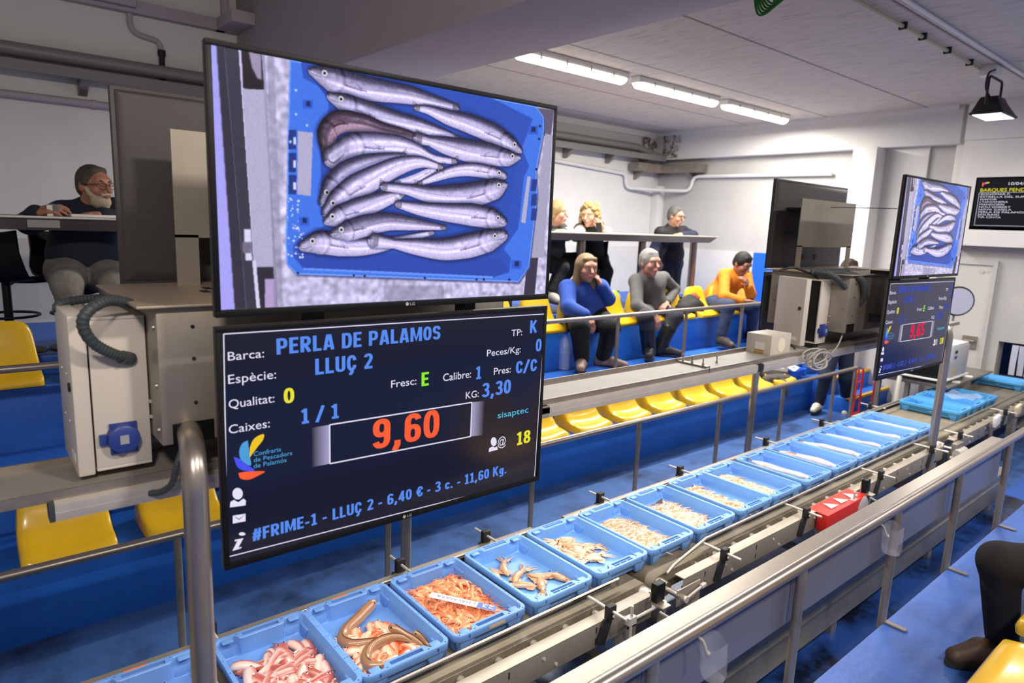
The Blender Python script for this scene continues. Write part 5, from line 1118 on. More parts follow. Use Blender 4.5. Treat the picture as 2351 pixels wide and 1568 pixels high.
# pale pink fish of the second crate
PINK = [fish_proto('pink_fish', .175, FP, .8, 'a8564f', 'e6c9c0', seed=i, bend=b, tailc='5f4a42', split=s, patch=((0, .17, '9c2f2c'), (0, .12, 'c0584f'), None, (.0, .2, 'b04a42'), None)[i]) for i, (b, s) in enumerate(((.05, .0), (-.08, .45), (.10, .3), (-.02, .6), (.0, -.2)))]
heap(1, 'pink_fish', PINK, 95, (.045, .275), (.04, .33), .058, 'small pale pink fish in the heap in the crate right of the pole', 'fish', 'pale pink fish in the heaped crate', seed=5, half=.075, tilt=.9, reach=(.075, .10))
heap(0, 'pink_fish', PINK[:2], 5, (.06, .26), (.10, .40), .02, 'small fish in the crate behind the thick pole', 'fish', 'fish in the crate behind the pole', seed=8, half=.07, reach=(.075, .10))
# congers and orange fish of the third crate
def eel(label, pts, r, nm='conger_eel'):
    c = CRO[2].location; P = spline([(c.x+x, c.y+y, c.z+IN+z) for x, y, z in pts], 10); n = len(P); t_ = np.linspace(0, 1, n)
    rs = [r*np.interp(t, [0, .02, .06, .12, .25, .6, .85, 1], [.35, .6, .85, .95, 1, .9, .55, .12]) for t in t_]
    m = MB(); m.tube(P, rs, 16); bk, bl = lin('8f6a4d'), lin('d3b9a4'); m.c = []
    for i in range(n):
        for k in range(16):
            a = 2*PI*k/16; z = math.cos(a); m.c.append(mixc(bl, bk, min(1, max(0, z*.8+.75))))
    o = m.build(nm, M_fish, vcol=True, ang=80); tag(o, label, 'eel', 'conger eels in the third crate')
    d = P[4]-P[0]; d = vnorm(d); sd = np.cross(d, (0, 0, 1)); e = MB()
    for sg in (1, -1): e.ball(P[5]+sd*rs[5]*.75*sg+np.array((0, 0, rs[5]*.55)), .0035, 8)
    e.build('eyes', M_eye, o); f = MB()
    for i in range(int(n*.2), n-1): f.add([P[i]+(0, 0, rs[i]*.9), P[i+1]+(0, 0, rs[i+1]*.9), P[i+1]+(0, 0, rs[i+1]*.9+.006), P[i]+(0, 0, rs[i]*.9+.006)], [(0, 1, 2, 3)])
    f.build('dorsal_fin', mat('eel_fin', '6b4f3c', .4), o); return o
eel('largest brown conger eel, head raised toward the far end of the crate', [(.245, .385, .050), (.205, .370, .040), (.150, .345, .030), (.092, .315, .026), (.060, .270, .026), (.075, .225, .028), (.130, .195, .030), (.20, .165, .026), (.255, .13, .020)], .021)
eel('brown conger eel curled along the near side of the crate', [(.115, .055, .028), (.075, .085, .028), (.070, .125, .032), (.105, .160, .040), (.165, .165, .046), (.215, .150, .040), (.25, .12, .02)], .019)
eel('small conger eel with its head up at the right side of the crate', [(.205, .215, .050), (.222, .190, .045), (.240, .155, .034), (.262, .115, .022), (.275, .075, .012)], .015)
eel('smallest conger eel, only its head showing by the rim corner', [(.262, .150, .040), (.278, .130, .032), (.285, .105, .02), (.288, .07, .01)], .010)
ORG = [fish_proto('orange_fish', .13, FP, .8, 'd05a2c', 'eec3a8', seed=20+i, bend=b, tailc='d9642f', split=s) for i, (b, s) in enumerate(((.06, .2), (-.06, 0), (.02, .4)))]
heap(2, 'orange_fish', ORG, 46, (.04, .235), (.05, .30), .026, 'small orange pink fish under the conger eels', 'fish', 'orange fish in the conger crate', seed=9, half=.055, tilt=.9, reach=(.055, .08))
# langoustines
def langoustine(bend, seed):
    rg = random.Random(seed); m = MB(); a = lin('e0703a'); b = lin('f0b98e'); L = .085
    def cen(t): return np.array((L*t, 0, .009+bend*math.sin(t*2.2)*.02-bend*.03*max(0, t-.6)))
    pr = [(0, .001), (.06, .004), (.14, .0072), (.32, .0092), (.42, .0086), (.44, .0078), (.52, .0084), (.53, .0074), (.61, .0078), (.62, .0068), (.70, .0070), (.71, .0060), (.79, .006), (.80, .005), (.88, .0045)]
    m.loops([[cen(t)+np.array((0, r*math.cos(2*PI*k/8), r*.95*math.sin(2*PI*k/8))) for k in range(8)] for t, r in pr]); m.c = [mixc(a, b, rg.random()*.7+(.3 if k % 8 > 4 else 0)) for k in range(len(m.v))]
    e = cen(.88)
    for k in (-1, -.5, 0, .5, 1): m.add([e+(0, k*.003, .001), e+(.018-.003*abs(k), k*.011-.002, -.002), e+(.018-.003*abs(k), k*.011+.002, -.002)], [(0, 1, 2)], [b]*3)
    for sg in (1, -1):
        m.tube([cen(.2)+(0, sg*.006, -.002), cen(.1)+(-.006, sg*.018, 0), cen(0)+(-.025, sg*.014, .001), cen(0)+(-.048, sg*.010, -.002)], [.0022, .0026, .0034, .0008], 6, col=a)
        for k in range(4): m.tube([cen(.24+.05*k)+(0, sg*.006, -.003), cen(.24+.06*k)+(.002*k, sg*.017, .004), cen(.24+.08*k)+(.004*k, sg*.026, -.006)], [.0012, .0010, .0005], 4, col=b)
        m.tube([cen(.03)+(0, sg*.002, .002), cen(0)+(-.03, sg*.012, .012), cen(0)+(-.05, sg*.03, .006)], [.0007, .0006, .0004], 4, col=a)
    return m.mesh('langoustine', mat('langoustine_shell', 'ffffff', .3, vcol=True, noise=.25, nscale=140, col2='b5512a', coat=.4), vcol=True, ang=70)
LG = [(langoustine(b, i), []) for i, b in enumerate((.2, .8, 1.2, .5, -.1))]
heap(3, 'langoustine', LG, 290, (.035, .287), (.045, .425), .050, 'orange langoustine in the heap under the name card', 'langoustine', 'langoustines in the heaped crate', seed=2, half=.035, reach=(.083, .06), tilt=1.2, s0=.8, s1=1.1)
cx = CRO[3].location
def card():
    o = Vector((cx.x+.262, cx.y+.115, cx.z+.092)); A = at(1139, 1398, z=cx.z+.066); B = at(988, 1365, z=cx.z+.078)      # right end, left end of the card
    u = (A-B).normalized(); v = Vector((-u.y, u.x, 0)).normalized(); nn = u.cross(v); L = (A-B).length; hgt = .034
    t = thing('name_card', 'white and blue name card lying upside down on the langoustines', 'card', B)
    c = B+u*L/2
    MB().obox(c, u*L/2, v*hgt/2, nn*.0008).build('card', M_wh, t)
    MB().obox(B+u*L*.86+nn*.0009, u*L*.14, v*hgt/2, nn*.0002).build('blue_end', mat('card_blue', '3558a8', .4), t)
    # the writing is upside down for the viewer
    org = B+u*L*.68+v*hgt*.26+nn*.0012
    text_obj('card_text', "L'HAVANERA", org, -u, -v, L*.58, hgt*.48, mat('card_ink', '27418f', .5), t, bold=.015, depth=.0003)
    text_obj('card_text', '23', B+u*L*.965+v*hgt*.33+nn*.0016, -u, -v, L*.17, hgt*.62, M_wh, t, bold=.02, depth=.0003)
card()
# squid
def squid(seed, c0='c99a78', c1='ecd3bd', L=.13, arms=True, tw=0, fat=1.0):
    rg = random.Random(seed); a, b = lin(c0), lin(c1); m = MB()
    pr = [(0, .001), (.05, .006), (.15, .012), (.35, .016), (.55, .0155), (.62, .013), (.64, .010), (.70, .012), (.78, .010), (.82, .006)]
    def cen(t): return np.array((L*t, tw*math.sin(t*3)*.02, .012))
    m.loops([[cen(t)+np.array((0, r*fat*1.15*math.cos(2*PI*k/12), r*.8*math.sin(2*PI*k/12))) for k in range(12)] for t, r in pr]); m.c = [mixc(a, b, rg.random()*.6+(.5 if k % 12 > 6 else 0)) if rg.random() > .12 else tuple(x*.6 for x in a) for k in range(len(m.v))]
    for sg in (1, -1): m.add([cen(.03)+(0, 0, .004), cen(.15)+(0, sg*.030*fat, -.003), cen(.30)+(0, sg*.026*fat, -.004), cen(.38)+(0, sg*.012, .004)], [(0, 1, 2, 3)], [mixc(a, b, .4)]*4)
    if arms:
        for k in range(8):
            y = (k-3.5)*.0035; l = rg.uniform(.035, .07)*min(1, L/.12)
            m.tube(spline([cen(.80)+(0, y, -.002), cen(.80)+(l*.4, y*2+rg.uniform(-.006, .006), -.002), cen(.80)+(l*.8, y*3+rg.uniform(-.012, .012), -.006), cen(.80)+(l, y*3.3+rg.uniform(-.016, .016), -.009)], 3), [.0034, .0032, .003, .0028, .0024, .002, .0016, .0013, .001, .0006], 5, col=mixc(a, b, rg.random()))
    return m.mesh('squid', mat('squid_skin', 'ffffff', .28, vcol=True, noise=.30, nscale=110, col2='8a5638', coat=.45), vcol=True, ang=80)
def squid_p(*a, **k):
    me = squid(*a, **k); L = k.get('L', .13)
    return me, [('eye', MB().ball((L*.72, .010, .017), .0035, 8).ball((L*.72, -.010, .017), .0035, 8).mesh('eye', M_eye))]
SQB = [squid_p(30+i, 'b57f58', 'e3c09f', L=.15, tw=t) for i, t in enumerate((0, 1, -1))]
c5 = CRO[4].location
for i, (x, y, ya, k, l) in enumerate([(.085, .365, -1.9, 0, 'upper left, arms spread to the left'), (.105, .270, .9, 1, 'in the middle, crossing the crate bottom'), (.165, .235, -.5, 2, 'right of the middle, mantle toward the viewer'),
                                      (.205, .165, -2.2, 0, 'near the right wall lying lengthwise'), (.085, .185, .4, 1, 'pale, with a pointed mantle at the left front'), (.15, .115, 2.6, 2, 'front one with a tangle of arms'), (.235, .20, -1.3, 1, 'dark one beside the grip block')]):
    put('squid', SQB[k][0], SQB[k][1], pose(c5.x+x, c5.y+y+(.035 if y < .2 else .012), c5.z+IN, ya), 'brown squid in the scattered squid crate, '+l, 'squid', 'scattered squid')
SQ = [squid_p(40+i, c, d, L=.115, tw=t) for i, (c, d, t) in enumerate((('d9a06c', 'f5e2cf', 0), ('c98a5c', 'f0d3b8', 1), ('e6b788', 'faeadb', -1)))]
heap(5, 'squid', SQ, 12, (.05, .15), (.22, .38), .03, 'pale orange squid in the small heap at one end of its crate', 'squid', 'small heap of squid', seed=3, half=.05, reach=(.05, .125), tilt=.5)
c6 = CRO[5].location
for x, y, ya, k, l in ((.165, .285, -.55, 1, 'single squid stretched out in the middle of its crate'), (.12, .20, -.2, 0, 'single squid beside the small heap, nearest the left wall'), (.19, .135, 2.7, 2, 'small single squid at the front of its crate')):
    put('squid', SQ[k][0], SQ[k][1], pose(c6.x+x, c6.y+y, c6.z+IN, ya), l, 'squid', 'single squid in the crate of the small heap')
SS = [(squid(50+i, c, d, L=.11, tw=t), []) for i, (c, d, t) in enumerate((('c98a5a', 'f3d8bf', 0), ('dba06e', 'f8e6d4', 1), ('e6b88c', 'fbeee2', -1)))]
SD = [(squid(60+i, c, d, L=.11, tw=t), []) for i, (c, d, t) in enumerate((('b5713f', 'ecc7a4', 0), ('c98a5a', 'f3d8bf', 1), ('dba06e', 'f8e6d4', -1)))]
heap(6, 'squid', SD, 80, (.05, .22), (.06, .36), .050, 'squid in the pile of the nearest heaped squid crate', 'squid', 'squid pile in the seventh crate', .2, .9, seed=6, half=.05, tilt=.6, reach=(.05, .125))
heap(7, 'squid', SS, 80, (.05, .22), (.06, .36), .046, 'pale squid in the pile of the second heaped squid crate', 'squid', 'squid pile in the eighth crate', .2, .9, seed=7, half=.05, tilt=.6, reach=(.05, .125))
SM = [(squid(70+i, c, d, L=.07, tw=t, fat=.75), []) for i, (c, d, t) in enumerate((('c07c4a', 'f0d0b2', 0), ('d39a66', 'f6e0cb', 1), ('e6b88c', 'fbeee2', -1)))]
heap(8, 'small_squid', SM, 85, (.05, .18), (.06, .40), .036, 'small squid in the low layer of the nearer thin layer crate', 'squid', 'small squid in the ninth crate', .2, 1.2, seed=12, half=.03, tilt=.6, reach=(.03, .07))
heap(9, 'small_squid', SM, 85, (.05, .18), (.06, .40), .036, 'small squid in the low layer of the farther thin layer crate', 'squid', 'small squid in the tenth crate', .2, 1.2, seed=13, half=.03, tilt=.6, reach=(.03, .07))
c8 = CRO[7].location
tag(MB().prism([(c8.x+.11, c8.y+.345, c8.z+.06), (c8.x+.15, c8.y+.33, c8.z+.058), (c8.x+.155, c8.y+.335, c8.z+.085)], (0, .003, 0)).build('fish_fin', mat('dark_fin', '5c5548', .4)), 'dark grey fin sticking up at the back of the squid pile', 'fin')
# long white fish
def white_fish(nm, pts, r, label, patch=None, th=.75):
    P = spline(pts, 8); n = len(P); t_ = np.linspace(0, 1, n)
    rs = [np.interp(t, np.linspace(0, 1, len(r)), r) for t in t_]; m = MB(); w, p = lin('e2cfc2'), lin('bf8f7c'); rg = random.Random(len(label)); loops = []
    for i, c in enumerate(P):
        d = vnorm(P[min(i+1, n-1)]-P[max(i-1, 0)]); s = vnorm(np.cross(d, (0, 0, 1)))
        loops.append([c+s*rs[i]*math.cos(2*PI*k/14)+np.array((0, 0, rs[i]*th*math.sin(2*PI*k/14))) for k in range(14)])
        for k in range(14):
            col = mixc(w, p, (.5*max(0, math.sin(i*.55+k*.5))*rg.random()+(.35 if k in (3, 4) else 0)))
            if patch and patch[0] < t_[i] < patch[1] and 1 < k < 9: col = mixc(col, lin(patch[2]), .8)
            m.c.append(col)
    cc = m.c; m.c = []; m.loops(loops); m.c = cc
    o = m.build(nm, M_fish, vcol=True, ang=80); tag(o, label, 'fish', 'long white fish')
    f = MB(); e = P[0]; d = vnorm(P[0]-P[3]); s = np.cross(d, (0, 0, 1)); f.add([e-s*rs[0], e+s*rs[0], e+d*.03+s*.016+(0, 0, .012), e+d*.03-s*.014+(0, 0, .016)], [(0, 1, 2, 3)])
    f.build('tail_fin', mat('dark_tail_fin', '6b3a30', .35), o); return o
def wf(ci, pts, *a, **k):
    c = CRO[ci].location; return white_fish('white_fish', [(c.x+x, c.y+y, c.z+IN+z+.016) for x, y, z in pts], *a, **k)
wf(10, [(.10, .40, .030), (.11, .35, .024), (.12, .28, .024), (.135, .20, .022), (.150, .13, .020), (.16, .06, .018)], [.008, .024, .028, .020, .018, .024, .012], 'long white fish with a dark red tail in the first white fish crate')
wf(11, [(.10, .41, .020), (.115, .34, .022), (.125, .27, .022), (.13, .19, .024), (.14, .12, .022), (.15, .06, .016)], [.010, .022, .020, .026, .030, .024, .012], 'long white fish with a brown patch near its far end', patch=(.08, .32, '7d5a45'))
wf(12, [(.08, .42, .026), (.10, .35, .024), (.115, .28, .030), (.15, .20, .022), (.16, .13, .020), (.18, .06, .018)], [.010, .018, .022, .020, .018, .014], 'white fish on top of the twined pair', patch=(.0, .05, '4d3a30'))
wf(12, [(.11, .41, .018), (.09, .35, .020), (.125, .27, .020), (.16, .19, .020), (.17, .12, .020), (.15, .06, .018)], [.008, .018, .022, .018, .022, .014], 'white fish under the twined pair')
wf(13, [(.10, .41, .022), (.12, .34, .018), (.13, .26, .018), (.145, .18, .018), (.16, .11, .020), (.165, .05, .016)], [.010, .016, .018, .012, .020, .012], 'slim white fish in the third crate from the end')
wf(14, [(.10, .40, .022), (.11, .33, .020), (.13, .25, .018), (.145, .17, .018), (.16, .10, .020), (.165, .05, .016)], [.012, .020, .018, .012, .022, .012], 'white fish in the second crate from the end')
wf(15, [(.11, .40, .018), (.12, .32, .018), (.13, .25, .018), (.14, .17, .018), (.15, .10, .018), (.155, .05, .016)], [.010, .018, .018, .014, .018, .012], 'white fish in the last crate of the row')
for k, (f, y) in enumerate(((f1, .18), (f1, .30), (f2, .25), (f2, .36), (f3, .2), (f3, .3))):
    put('orange_fish', ORG[k % 3][0], ORG[k % 3][1], pose(f.location.x+.12, f.location.y+y, CZ+IN, 1.3+k*.4), 'small orange fish in the bright blue crates on the far conveyor', 'fish', 'fish in the far bright crates')
# ================================================================== people
def nrm(v): return np.array(v, float)/np.linalg.norm(v)
SKIN = {}
def skin(c): return mat('skin_'+c, c, .5, sss=.15, noise=.18, nscale=30, col2='8f5a45')
M_eyew = mat('eye_white', 'e8e2da', .2); M_pup = mat('dark_eye', '22170f', .2); M_lip = mat('lip', '9c5a4e', .5)
def hand(pr, wr, tip, pn, s=1.0, curl=(.35, .5, .4), thumb=1, spread=.0):
    wr = np.array(wr, float); d = nrm(np.array(tip, float)-wr); pn = np.array(pn, float); pn = nrm(pn-d*(pn@d)); sd = np.cross(d, pn)*thumb
    for k in range(4):
        kn = wr+d*(.082-.004*abs(k-1))*s+sd*(1.5-k)*.0195*s
        pr.append(('c', wr+sd*(1.5-k)*.010*s, kn, .017*s, .0125*s, .012))
        p = kn; dd = nrm(d+sd*(1.5-k)*spread); L = (.040, .045, .042, .033)[k]*s
        for j in range(3):
            a = curl[j]*(1+.12*k); dd = nrm(dd*math.cos(a)+pn*math.sin(a)); q = p+dd*L*(1, .68, .5)[j]
            pr.append(('c', p, q, (.0095, .0088, .0078)[j]*s, (.0088, .0078, .0066)[j]*s, .004)); p = q
    b = wr+d*.025*s+sd*.022*s; t1 = b+nrm(d*.6+sd*.7+pn*.35)*.045*s; t2 = t1+nrm(d*.8+sd*.3+pn*.45)*.034*s
    pr.append(('c', b, t1, .0135*s, .0105*s, .01)); pr.append(('c', t1, t2, .0105*s, .0080*s, .004))
def person(label, J, f, up=(0, 0, 1), s=1.0, skc='c99a80', hair='short', hairc='3a3430', top='224488', topc2=None, legs='222228', shoe='3a3430', pnA=(0, 0, -1), pnB=(0, 0, -1), curlA=(.35, .5, .4), curlB=(.35, .5, .4),
           thA=1, thB=1, beard=None, glasses=None, boots=None, girth=1.0, vest=None, loose=1.0, headless=False, sleeve=None, cat='person', feet=True, waist=1.0):
    J = {k: np.array(v, float) for k, v in J.items()}; f = nrm(f); u = np.array(up, float); u = nrm(u-f*(u@f)); r = np.cross(f, u); M = np.stack([r, f, u], 1); h = J['head']
    t = thing('person', label, cat, J.get('base', J['pel']))
    S = skin(skc); P = []
    hx = lambda a, b, c: h+(r*a+f*b+u*c)*s
    E_ = lambda c, rr, k=.02: ('e', c, np.array(rr)*s, M, k)
    P += [E_(hx(0, -.008, .022), (.074, .094, .094)), E_(hx(0, .012, -.040), (.060, .072, .070)), ('c', hx(0, .055, -.088), hx(0, .062, -.092), .028*s, .024*s), ('c', hx(0, .088, .012), hx(0, .112, -.022), .009*s, .0145*s, .012),
          ('c', hx(-.038, .068, .034), hx(.038, .068, .034), .020*s, .020*s), ('c', hx(0, .078, -.058), hx(0, .084, -.056), .022*s, .018*s, .02)]
    for a in (-1, 1): P += [E_(hx(a*.076, -.012, -.004), (.011, .022, .033), .006), E_(hx(a*.042, .055, -.022), (.026, .026, .026), .02)]
    nb = J['neck']; P += [('c', nb, hx(0, -.015, -.055), .058*s, .054*s)]
    P += [('c', nb, J['chest'], .07*s, .10*s), ('c', J['chest'], J['pel'], .10*s, .11*s)]
    for X in 'AB':
        P += [('c', J['chest']*.4+J['sh'+X]*.6, J['sh'+X], .05*s, .045*s), ('c', J['sh'+X], J['el'+X], .043*s, .036*s), ('c', J['el'+X], J['wr'+X], .036*s, .026*s)]
        hand(P, J['wr'+X], J['hd'+X], pnA if X == 'A' else pnB, s, curlA if X == 'A' else curlB, thA if X == 'A' else thB)
        P += [('c', J['pel'], J['hip'+X], .09*s, .075*s), ('c', J['hip'+X], J['kn'+X], .07*s, .05*s), ('c', J['kn'+X], J['an'+X], .046*s, .034*s)]
    body = blob('body', P, S, t, h=.0065, k=.02)
    # clothes
    g = girth; T = [('c', J['neck']-u*.012*s, J['neck']+u*.012*s, .074*s, .066*s, .02)]
    sl = lambda X, k: J['el'+X]+(J['wr'+X]-J['el'+X])*k
    T += [('c', J['shA'], J['shB'], .070*s, .070*s, .05), ('c', J['chest'], J['chest']*.35+J['pel']*.65, .125*s*g, .145*s*g*waist, .06), ('c', J['chest']*.35+J['pel']*.65, J['pel'], .145*s*g*waist, .140*s*g, .06),
          ('c', J['chest']*.6+J['shA']*.4, J['chest']*.6+J['shB']*.4, .10*s*g, .10*s*g, .06)]
    arms = []
    for X in 'AB': arms += [('c', J['sh'+X], J['el'+X], .066*s*loose, .056*s*loose, .03), ('c', J['el'+X], sl(X, .90), .056*s*loose, .043*s*loose, .02)]
    if vest:
        blob('vest', [(*p[:3], p[3]+.008, p[4]+.008, *p[5:]) for p in T], mat('cloth_'+vest, vest, .75, noise=.3, nscale=22, col2='0a0a0c', bump=.8, bscale=12), t, h=.010, k=.05)
        blob('sleeves', arms, mat('cloth_'+top, top, .85, noise=.5 if topc2 else .25, nscale=60 if topc2 else 30, col2=topc2 or '15151a', bump=.25, bscale=45), t, h=.008, k=.03)
    else:
        blob('sweater', T+arms, mat('cloth_'+top, top, .85, noise=.3, nscale=20, col2=topc2 or '15151a', bump=.8, bscale=11), t, h=.009, k=.05)
    lp = []
    for X in 'AB': lp += [('c', J['pel'], J['hip'+X], .125*s*g, .105*s*g, .04), ('c', J['hip'+X], J['kn'+X], .098*s*g, .072*s*loose, .03), ('c', J['kn'+X], J['kn'+X]+(J['an'+X]-J['kn'+X])*.93, .070*s*loose, .056*s*loose, .03)]
    blob('trousers', lp, mat('cloth_'+legs, legs, .85, noise=.35, nscale=14, col2='101014', bump=.8, bscale=11), t, h=.010, k=.04)
    for X in 'AB':
        a, b = J['an'+X], J['toe'+X]; d = b-a; d[2] = 0; d = nrm(d) if np.linalg.norm(d) > 1e-4 else f; z = min(a[2]-.06*s, b[2]-.02*s) if feet else a[2]-.07*s
        hl = a-d*.04*s; hl[2] = z+.034*s; tp = a+d*.20*s; tp[2] = z+.028*s; md = a+d*.09*s; md[2] = z+.045*s; kn = np.array(a); kn[2] = max(a[2]-.01, z+.09*s)
        sh = blob('shoe', [('c', hl, md, .040*s, .042*s, .02), ('c', md, tp, .044*s, .034*s, .02), ('c', a-d*.01*s, np.array([a[0], a[1], z+.05*s]), .052*s, .046*s, .03)], mat('shoe_'+shoe, shoe, .55, noise=.2, nscale=30, col2='1a1512'), t, h=.008, k=.02)
        nrm_ = np.array((-d[1], d[0], 0)); L = []
        for zz in (z-.006, z+.014):
            L.append([tuple((hl+tp)/2*np.array((1, 1, 0))+d*math.cos(q)*.158*s+nrm_*math.sin(q)*(.047+.006*math.cos(q))*s+np.array((0, 0, zz))) for q in [2*PI*k/24 for k in range(24)]])
        MB().loops(L).build('sole', mat('dark_sole', '2a2522', .7), sh)
    if boots:
        for X in 'AB':
            a = J['an'+X]; b = a+(J['kn'+X]-a)*.62; blob('boot', [('c', a-np.array((0, 0, .03)), b, .064*s, .070*s)], mat('rubber_boot', boots, .4, bump=.2, bscale=14), t, h=.009)
    # face
    for a in (-1, 1):
        MB().ball(hx(a*.031, .0735, .008), .0112*s, 12).build('eye', M_eyew, t); e = bpy.data.objects[-1] if False else None
        MB().ball(hx(a*.031, .0812, .007), .0058*s, 10).build('iris', M_pup, t)
        MB().tube([hx(a*.016, .089, .030), hx(a*.032, .090, .035), hx(a*.050, .078, .029)], [.004*s, .005*s, .003*s], 8).build('eyebrow', mat('hair_'+hairc, hairc, .7, noise=.5, nscale=80, col2='15110e'), t)
    MB().tube([hx(-.024, .088, -.058), hx(-.010, .100, -.055), hx(.010, .100, -.055), hx(.024, .088, -.058)], [.003*s, .006*s, .006*s, .003*s], 8).build('mouth', M_lip, t)
    HM = mat('hair_'+hairc, hairc, .7, noise=.5, nscale=80, col2='15110e', bump=.6, bscale=120); H = []
    if hair in ('short', 'crop'):
        w_ = .004 if hair == 'crop' else .010
        H = [E_(hx(0, -.020, .036), (.077+w_, .090+w_, .090+w_), .01), E_(hx(0, -.055, -.010), (.066+w_, .050, .065), .02), ('c', hx(-.036, .034, .096), hx(.036, .034, .096), .017*s, .017*s, .02)]
        for a in (-1, 1): H.append(('c', hx(a*.072, .004, .04), hx(a*.074, -.004, .0), .014*s, .010*s, .02))
    elif hair == 'long':
        H = [E_(hx(0, -.022, .036), (.092, .098, .094), .01), ('c', hx(-.07, -.02, .03), hx(-.088, -.015, -.16), .036*s, .040*s, .03), ('c', hx(.07, -.02, .03), hx(.086, -.02, -.14), .034*s, .034*s, .03), ('c', hx(0, -.07, .02), hx(0, -.075, -.15), .06*s, .06*s, .04), ('c', hx(-.05, .046, .086), hx(.05, .046, .086), .018*s, .016*s, .02)]
        for i in range(8): H.append(('c', hx(-.10+.012*i if i < 4 else .10-.012*(i-4), -.02, -.10), hx((-.105+.02*i) if i < 4 else .105-.02*(i-4), .0, -.19), .018*s, .010*s, .012))
    elif hair == 'curly':
        rg = random.Random(7); H = [E_(hx(0, -.03, .04), (.098, .095, .095), .02)]
        for i in range(210):
            a = rg.uniform(0, 2*PI); b = rg.uniform(-.19, .13); rad = (.100+.10*max(0, .04-b)*(abs(math.cos(a))))*math.sqrt(max(.05, 1-(max(0, b-.03)/.125)**2)); q = hx(math.cos(a)*rad, -.020+math.sin(a)*rad*.95, b)
            if (q-h)@f > .035*s and b < .075: continue
            rr = rg.uniform(.011, .020)*s; H.append(('c', q, q+np.array((rg.uniform(-.012, .012), rg.uniform(-.012, .012), rg.uniform(-.03, .01))), rr, rr*.8, .008))
    elif hair == 'bob':
        H = [E_(hx(0, -.018, .036), (.090, .100, .096), .01), ('c', hx(0, -.07, .0), hx(0, -.06, -.07), .06*s, .04*s, .03)]
        for a in (-1, 1): H.append(('c', hx(a*.075, -.01, .04), hx(a*.078, -.02, -.05), .026*s, .018*s, .02))
    if H: blob('hair', H, HM, t, h=.007, k=.02)
    if beard:
        B = [E_(hx(0, .040, -.085), (.058, .056, .048), .02), ('c', hx(-.05, .035, -.045), hx(-.066, .0, -.005), .024*s, .012*s, .02), ('c', hx(.05, .035, -.045), hx(.066, .0, -.005), .024*s, .012*s, .02), ('c', hx(-.026, .088, -.045), hx(.026, .088, -.045), .011*s, .011*s, .01), ('c', hx(0, .075, -.105), hx(0, .078, -.12), .032*s, .022*s, .02)]
        blob('beard', B, mat('beard_'+beard, beard, .8, noise=.5, nscale=90, col2='5f4a3a', bump=.7, bscale=140), t, h=.006, k=.02)
    if glasses:
        G = MB()
        for a in (-1, 1):
            G.tube([hx(a*.032+.024*math.cos(q), .106-.012*abs(math.cos(q))*0, .006+.017*math.sin(q)) for q in [2*PI*k/20 for k in range(21)]], .0024*s, 6)
            G.tube([hx(a*.056, .104, .010), hx(a*.082, .07, .012), hx(a*.086, -.02, .006)], .0024*s, 6)
        G.tube([hx(-.009, .107, .010), hx(.009, .107, .010)], .0024*s, 6); G.build('glasses', mat('glasses_'+glasses, glasses, .3), t)
    return t
def vw(px, py): d = at(px, py, y=5)-CAM; return nrm(d)
def face(px, py, c, b, up): return -vw(px, py)*c+np.array(RT)*b+np.array((0, 0, 1))*up
A_ = lambda px, py, y: np.array(at(px, py, y=y))
def onz(px, py, z): return np.array(at(px, py, z=z))
# man in grey (upper row)
person('person in a grey sweater and rubber boots sitting in the upper row', dict(pel=A_(1492, 712, 4.60), chest=A_(1488, 662, 4.56), neck=A_(1485, 632, 4.50), head=A_(1492, 604, 4.44),
    shA=A_(1461, 646, 4.54), elA=A_(1462, 702, 4.36), wrA=A_(1500, 722, 4.18), hdA=A_(1512, 742, 4.13), shB=A_(1522, 640, 4.56), elB=A_(1549, 664, 4.66), wrB=A_(1529, 697, 4.42), hdB=A_(1512, 708, 4.32),
    hipA=A_(1480, 716, 4.56), knA=A_(1482, 728, 4.20), anA=A_(1491, 800, 4.25), toeA=A_(1490, 816, 4.10), hipB=A_(1511, 714, 4.58), knB=A_(1551, 727, 4.24), anB=A_(1512, 797, 4.33), toeB=A_(1540, 812, 4.22)),
    face(1490, 604, .75, .62, -.12), s=1.13, skc='b98470', hair='short', hairc='8d8983', top='5c5a59', topc2='3f3d3c', legs='3a3a40', shoe='1f1d1c', pnA=(0, 1, -.3), pnB=(0, 0, -1), curlA=(.5, .6, .5), girth=1.06, boots='161618')
# woman in blue on the phone
person('person in a blue fleece talking on a phone in the upper row', dict(pel=A_(1338, 716, 4.62), chest=A_(1341, 680, 4.58), neck=A_(1345, 644, 4.52), head=A_(1347, 616, 4.44),
    shA=A_(1303, 662, 4.55), elA=A_(1305, 706, 4.34), wrA=A_(1346, 724, 4.16), hdA=A_(1362, 748, 4.10), shB=A_(1378, 660, 4.55), elB=A_(1396, 686, 4.40), wrB=A_(1379, 654, 4.36), hdB=A_(1365, 622, 4.36),
    hipA=A_(1322, 722, 4.58), knA=A_(1331, 752, 4.17), anA=A_(1336, 826, 4.18), toeA=A_(1332, 850, 4.02), hipB=A_(1360, 722, 4.58), knB=A_(1402, 752, 4.18), anB=A_(1384, 820, 4.27), toeB=A_(1412, 838, 4.16)),
    face(1347, 616, .85, .45, -.15), s=1.10, skc='c08a78', hair='long', hairc='8a7455', top='2c4fa8', topc2='1d3578', legs='151517', shoe='8f766a', pnA=(0, .8, -.6), pnB=(-.6, .6, 0), curlA=(.4, .5, .4), curlB=(.3, .7, .5), thB=-1, girth=1.30, loose=1.18)
ph = A_(1368, 634, 4.40); tag(MB().obox(ph, (.012, -.03, .005), (.005, .003, 0), (-.014, -.010, .058)).build('mobile_phone', M_blk, bevel=.003), 'dark phone held to the ear of the woman in blue', 'phone')
